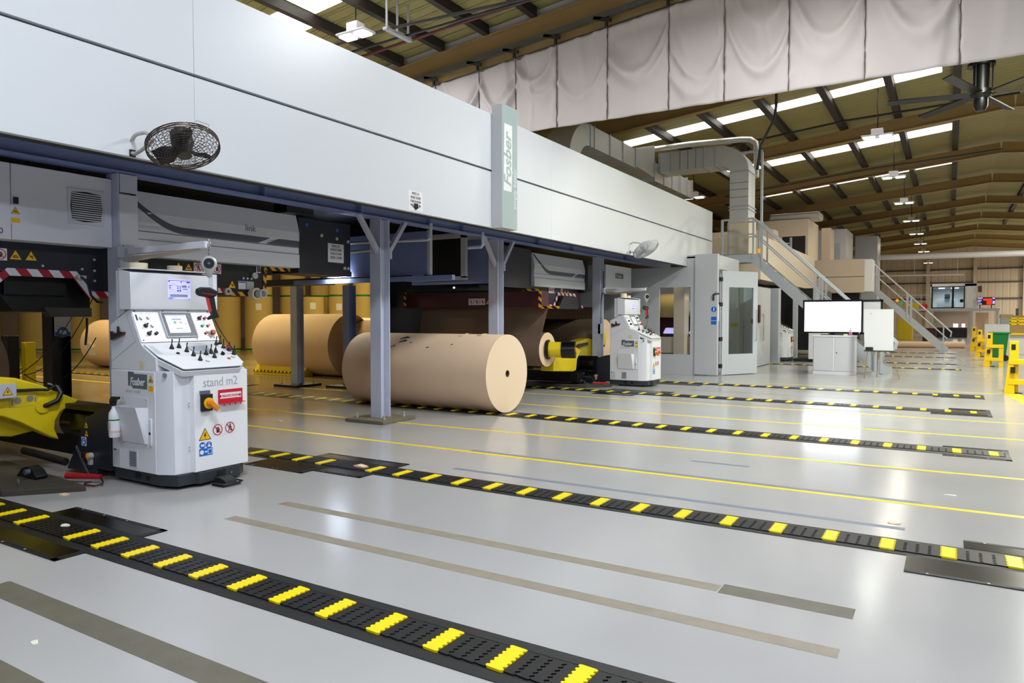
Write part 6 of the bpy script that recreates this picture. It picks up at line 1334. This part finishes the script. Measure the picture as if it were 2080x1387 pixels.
for x in (-3,-1.25,1.3,2.85): MB().box((x-.09,61.85,0),(x+.09,62.05,2.02)).build('post', 'steelgrey', pf, smooth=False)
b = MB(); 
for z in (2.7,3.2): b.tube([(-3.2,61.85,z),(-1.3,61.85,z)], .025, 6)
for x in (-3.2,-2.5,-1.9,-1.35): b.tube([(x,61.85,2.2),(x,61.85,3.2)], .025, 6)
b.build('guard_rail', 'steelgrey', pf)
MB().box((-1.15,66,0),(1.2,66.1,2.0)).build('rear_screen', 'creamdark', pf, smooth=False); MB().box((1.6,63.5,0),(2.4,63.6,1.9)).build('timber_door', 'kraft', pf, smooth=False)
b = MB(); b.box((-.9,64,.0),(1.1,64.6,.75)); tag(b.build('work_desk', 'dark', smooth=False), 'dark work desk under the far mezzanine', 'desk')
for (x, w_) in ((.35,.3),(.85,.2)): tag(MB().box((x-w_/2,63.95,.8),(x+w_/2,64.02,1.05)).build('desk_monitor', 'tvscreen', smooth=False), 'small glowing monitor on the dark desk under the far mezzanine, %s of two' % ('left' if x < .5 else 'right'), 'monitor')
area('platform_light', (.1,64.2,1.9), .6, 40, (1,.95,.85))
ld = thing('led_display_board', (2.1,61.6,2.4), 'red and violet lit display board at the far end right of the office', 'display board')
MB().box((1.62,61.65,2.42),(2.7,61.72,2.98)).build('casing', 'ink', ld, smooth=False)
b = MB()
for (a,c,z0,z1) in ((1.65,1.95,2.88,2.95),(1.65,1.9,2.74,2.8),(1.65,1.85,2.62,2.68),(1.65,1.92,2.47,2.53),(2.55,2.68,2.85,2.95),(2.55,2.68,2.5,2.72)): b.box((a,61.63,z0),(c,61.65,z1))
b.build('violet_rows', 'violetled', ld, smooth=False)
b = MB(); b.box((2.0,61.63,2.74),(2.52,61.65,2.88))
for k in range(4): b.box((2.2+.08*k,61.63,2.46),(2.26+.08*k,61.65,2.72))
b.build('red_digits', 'redled', ld, smooth=False)
for x in (1.8, 2.5): MB().box((x-.03,61.72,2.2),(x+.03,61.86,2.9)).build('stand_leg', 'ink', ld, smooth=False)
MB().box((1.66,61.7,3.35),(1.9,61.8,3.8)).build('speaker_box', 'railsteel', ld, smooth=False)
b = MB(); b.cyl((-9,50,5.3),(10,50,5.1),.17,n=20); tag(b.build('air_sock_duct', 'white'), 'long white round duct spanning the far hall below the roof', 'duct')
b = MB(); b.cyl((-9,78,5.6),(1.0,78,5.5),.08,n=12)
for x in (-8,-3,.5): b.cyl((x,78,5.5),(x,78,roofz(x)-.02),.02,n=6)
tag(b.build('air_sock_duct', 'white'), 'thinner white pipe across the far gable left of the office', 'pipe')
tag(MB().box((-1.5,52.8,0),(-.75,53.4,.85)).build('skip_bin', 'darkred', bevel=.03), 'dark red bin on the floor under the far stair', 'bin')
b = MB(); b.cyl((-2.4,41.0,.16),(.62,42.0,.16),.16,n=24); tag(b.build('paper_roll', 'kraft'), 'long narrow brown roll lying on the floor in the distance', 'paper roll')
tag(MB().box((-3.1,56,.0),(-2.2,56.6,1.5)).build('storage_crate', 'yellow', bevel=.02), 'yellow crate behind the far stair', 'crate')
for i, (x, z0, w_, h_, m) in enumerate(((-3.0,2.45,1.0,.4,'yellow'),(-2.0,2.2,.5,.6,'brightred'))): tag(MB().box((x,62.4,z0-.25),(x+w_,63,z0+h_-.25)).build('machine_part', m, bevel=.03), ('yellow machine part on the far platform behind the railing', 'red machine part on the far platform beside the office')[i], 'machine part')
# ---- yellow guards, bin and machine at right
def guard_post(x, y, label, s_=1., flip=1):
    r = thing('safety_light_post', (x,y,0), label, 'guard post', 'yellow guard posts')
    q = lambda a: x+flip*a*s_
    MB().box((q(-.02),y-.03,0),(q(.14),y+.1,1.04*s_)).build('column', 'safetyyellow', r, bevel=.006)
    MB().fbox(face_my(q(.05),y-.03,.92*s_), -.035*s_,.035*s_,-.055*s_,.055*s_,0,.006).build('lens_window', 'ink', r, smooth=False)
    for z in (.18,.58): MB().box((q(-.03),y-.12,z*s_),(q(.42),y-.03,(z+.1)*s_)).build('crossbar', 'safetyyellow', r, bevel=.004)
    MB().prism(face_my(x,y-.06,0), [(flip*-.10*s_,0),(flip*.08*s_,0),(flip*.05*s_,.68*s_),(flip*-.03*s_,.68*s_)], 0, .05).build('side_gusset', 'safetyyellow', r, bevel=.004)
    MB().box((q(.30),y-.1,0),(q(.42),y+.1,.68*s_)).build('side_post', 'safetyyellow', r, bevel=.004)
    MB().fbox(face_my(q(.04),y-.13,.47*s_), -.04*s_,.04*s_,-.06*s_,.06*s_,0,.03).build('sensor', 'ink', r, smooth=False)
    MB().box((q(-.05),y-.1,0),(q(.2),y+.12,.02)).build('foot', 'black', r, smooth=False)
    return r
guard_post(1.03,17.35,'large yellow guard post cut by the right picture edge')
guard_post(.98,26.5,'yellow guard post standing in front of the green wheeled bin', 1.0)
guard_post(.92,33.0,'yellow guard post beyond the bin, nearer of the distant pair', 1.0)
guard_post(.88,39.0,'yellow guard post farthest down the row, left of the others', 1.05)
wbn = thing('wheeled_bin', (1.45,30.5,0), 'dark green wheeled bin behind the yellow guard posts at right', 'bin')
MB().add([(1.28,30.2,.1),(1.66,30.2,.1),(1.66,30.7,.1),(1.28,30.7,.1),(1.2,30.1,.95),(1.74,30.1,.95),(1.74,30.8,.95),(1.2,30.8,.95)], [(0,3,2,1),(4,5,6,7),(0,1,5,4),(1,2,6,5),(2,3,7,6),(3,0,4,7)]).build('body', 'green', wbn, bevel=.02)
MB().box((1.17,30.05,.94),(1.80,30.85,1.0)).build('lid', 'green', wbn, bevel=.015)
for y in (30.15,30.75): MB().cyl((1.66,y-.03,.1),(1.66,y+.03,.1),.1,n=20).build('wheel', 'black', wbn)
ym = thing('yellow_machine', (2.6,36.5,0), 'yellow and grey machine with a guard cage at the far right edge', 'machine')
MB().box((1.95,36,.0),(4,38,.85)).build('base_cabinet', 'offwhite', ym, bevel=.01); MB().box((1.9,35.9,.88),(4,38,1.18)).build('tank', 'brownsteel', ym, bevel=.01); MB().box((1.9,35.88,.8),(4,38,.88)).build('yellow_band', 'safetyyellow', ym, smooth=False)
b = MB()
for x in (2.1,2.35,2.6,2.85): b.box((x,36,1.18),(x+.04,36.05,1.5))
for z in (1.2,1.33,1.46): b.box((2.1,36,z),(3.2,36.05,z+.05))
b.box((2.1,36.05,1.18),(3.2,36.08,1.5)); b.build('guard_cage', 'yellow', ym, smooth=False)
MB().box((1.8,36.6,1.5),(3.4,37.4,1.6)).build('top_tray', 'brownsteel', ym, smooth=False); MB().box((2.35,36.9,1.6),(2.45,37.0,1.9)).build('exhaust', 'railsteel', ym, smooth=False)
gp = thing('partition_screen', (1.5,33.5,0), 'pale grey guard panel behind the green bin', 'panel')
MB().box((1.15,33.5,.4),(1.95,33.6,1.25)).build('sheet', 'greypanel', gp, smooth=False)
for x in (1.2,1.9): MB().box((x-.03,33.5,0),(x+.03,33.6,.4)).build('leg', 'greypanel', gp, smooth=False)
tag(MB().box((2.95,60,0),(3.7,60.6,1.75)).build('locker', 'steelgrey', bevel=.01), 'pale grey locker at the far end right of the platform', 'cabinet')
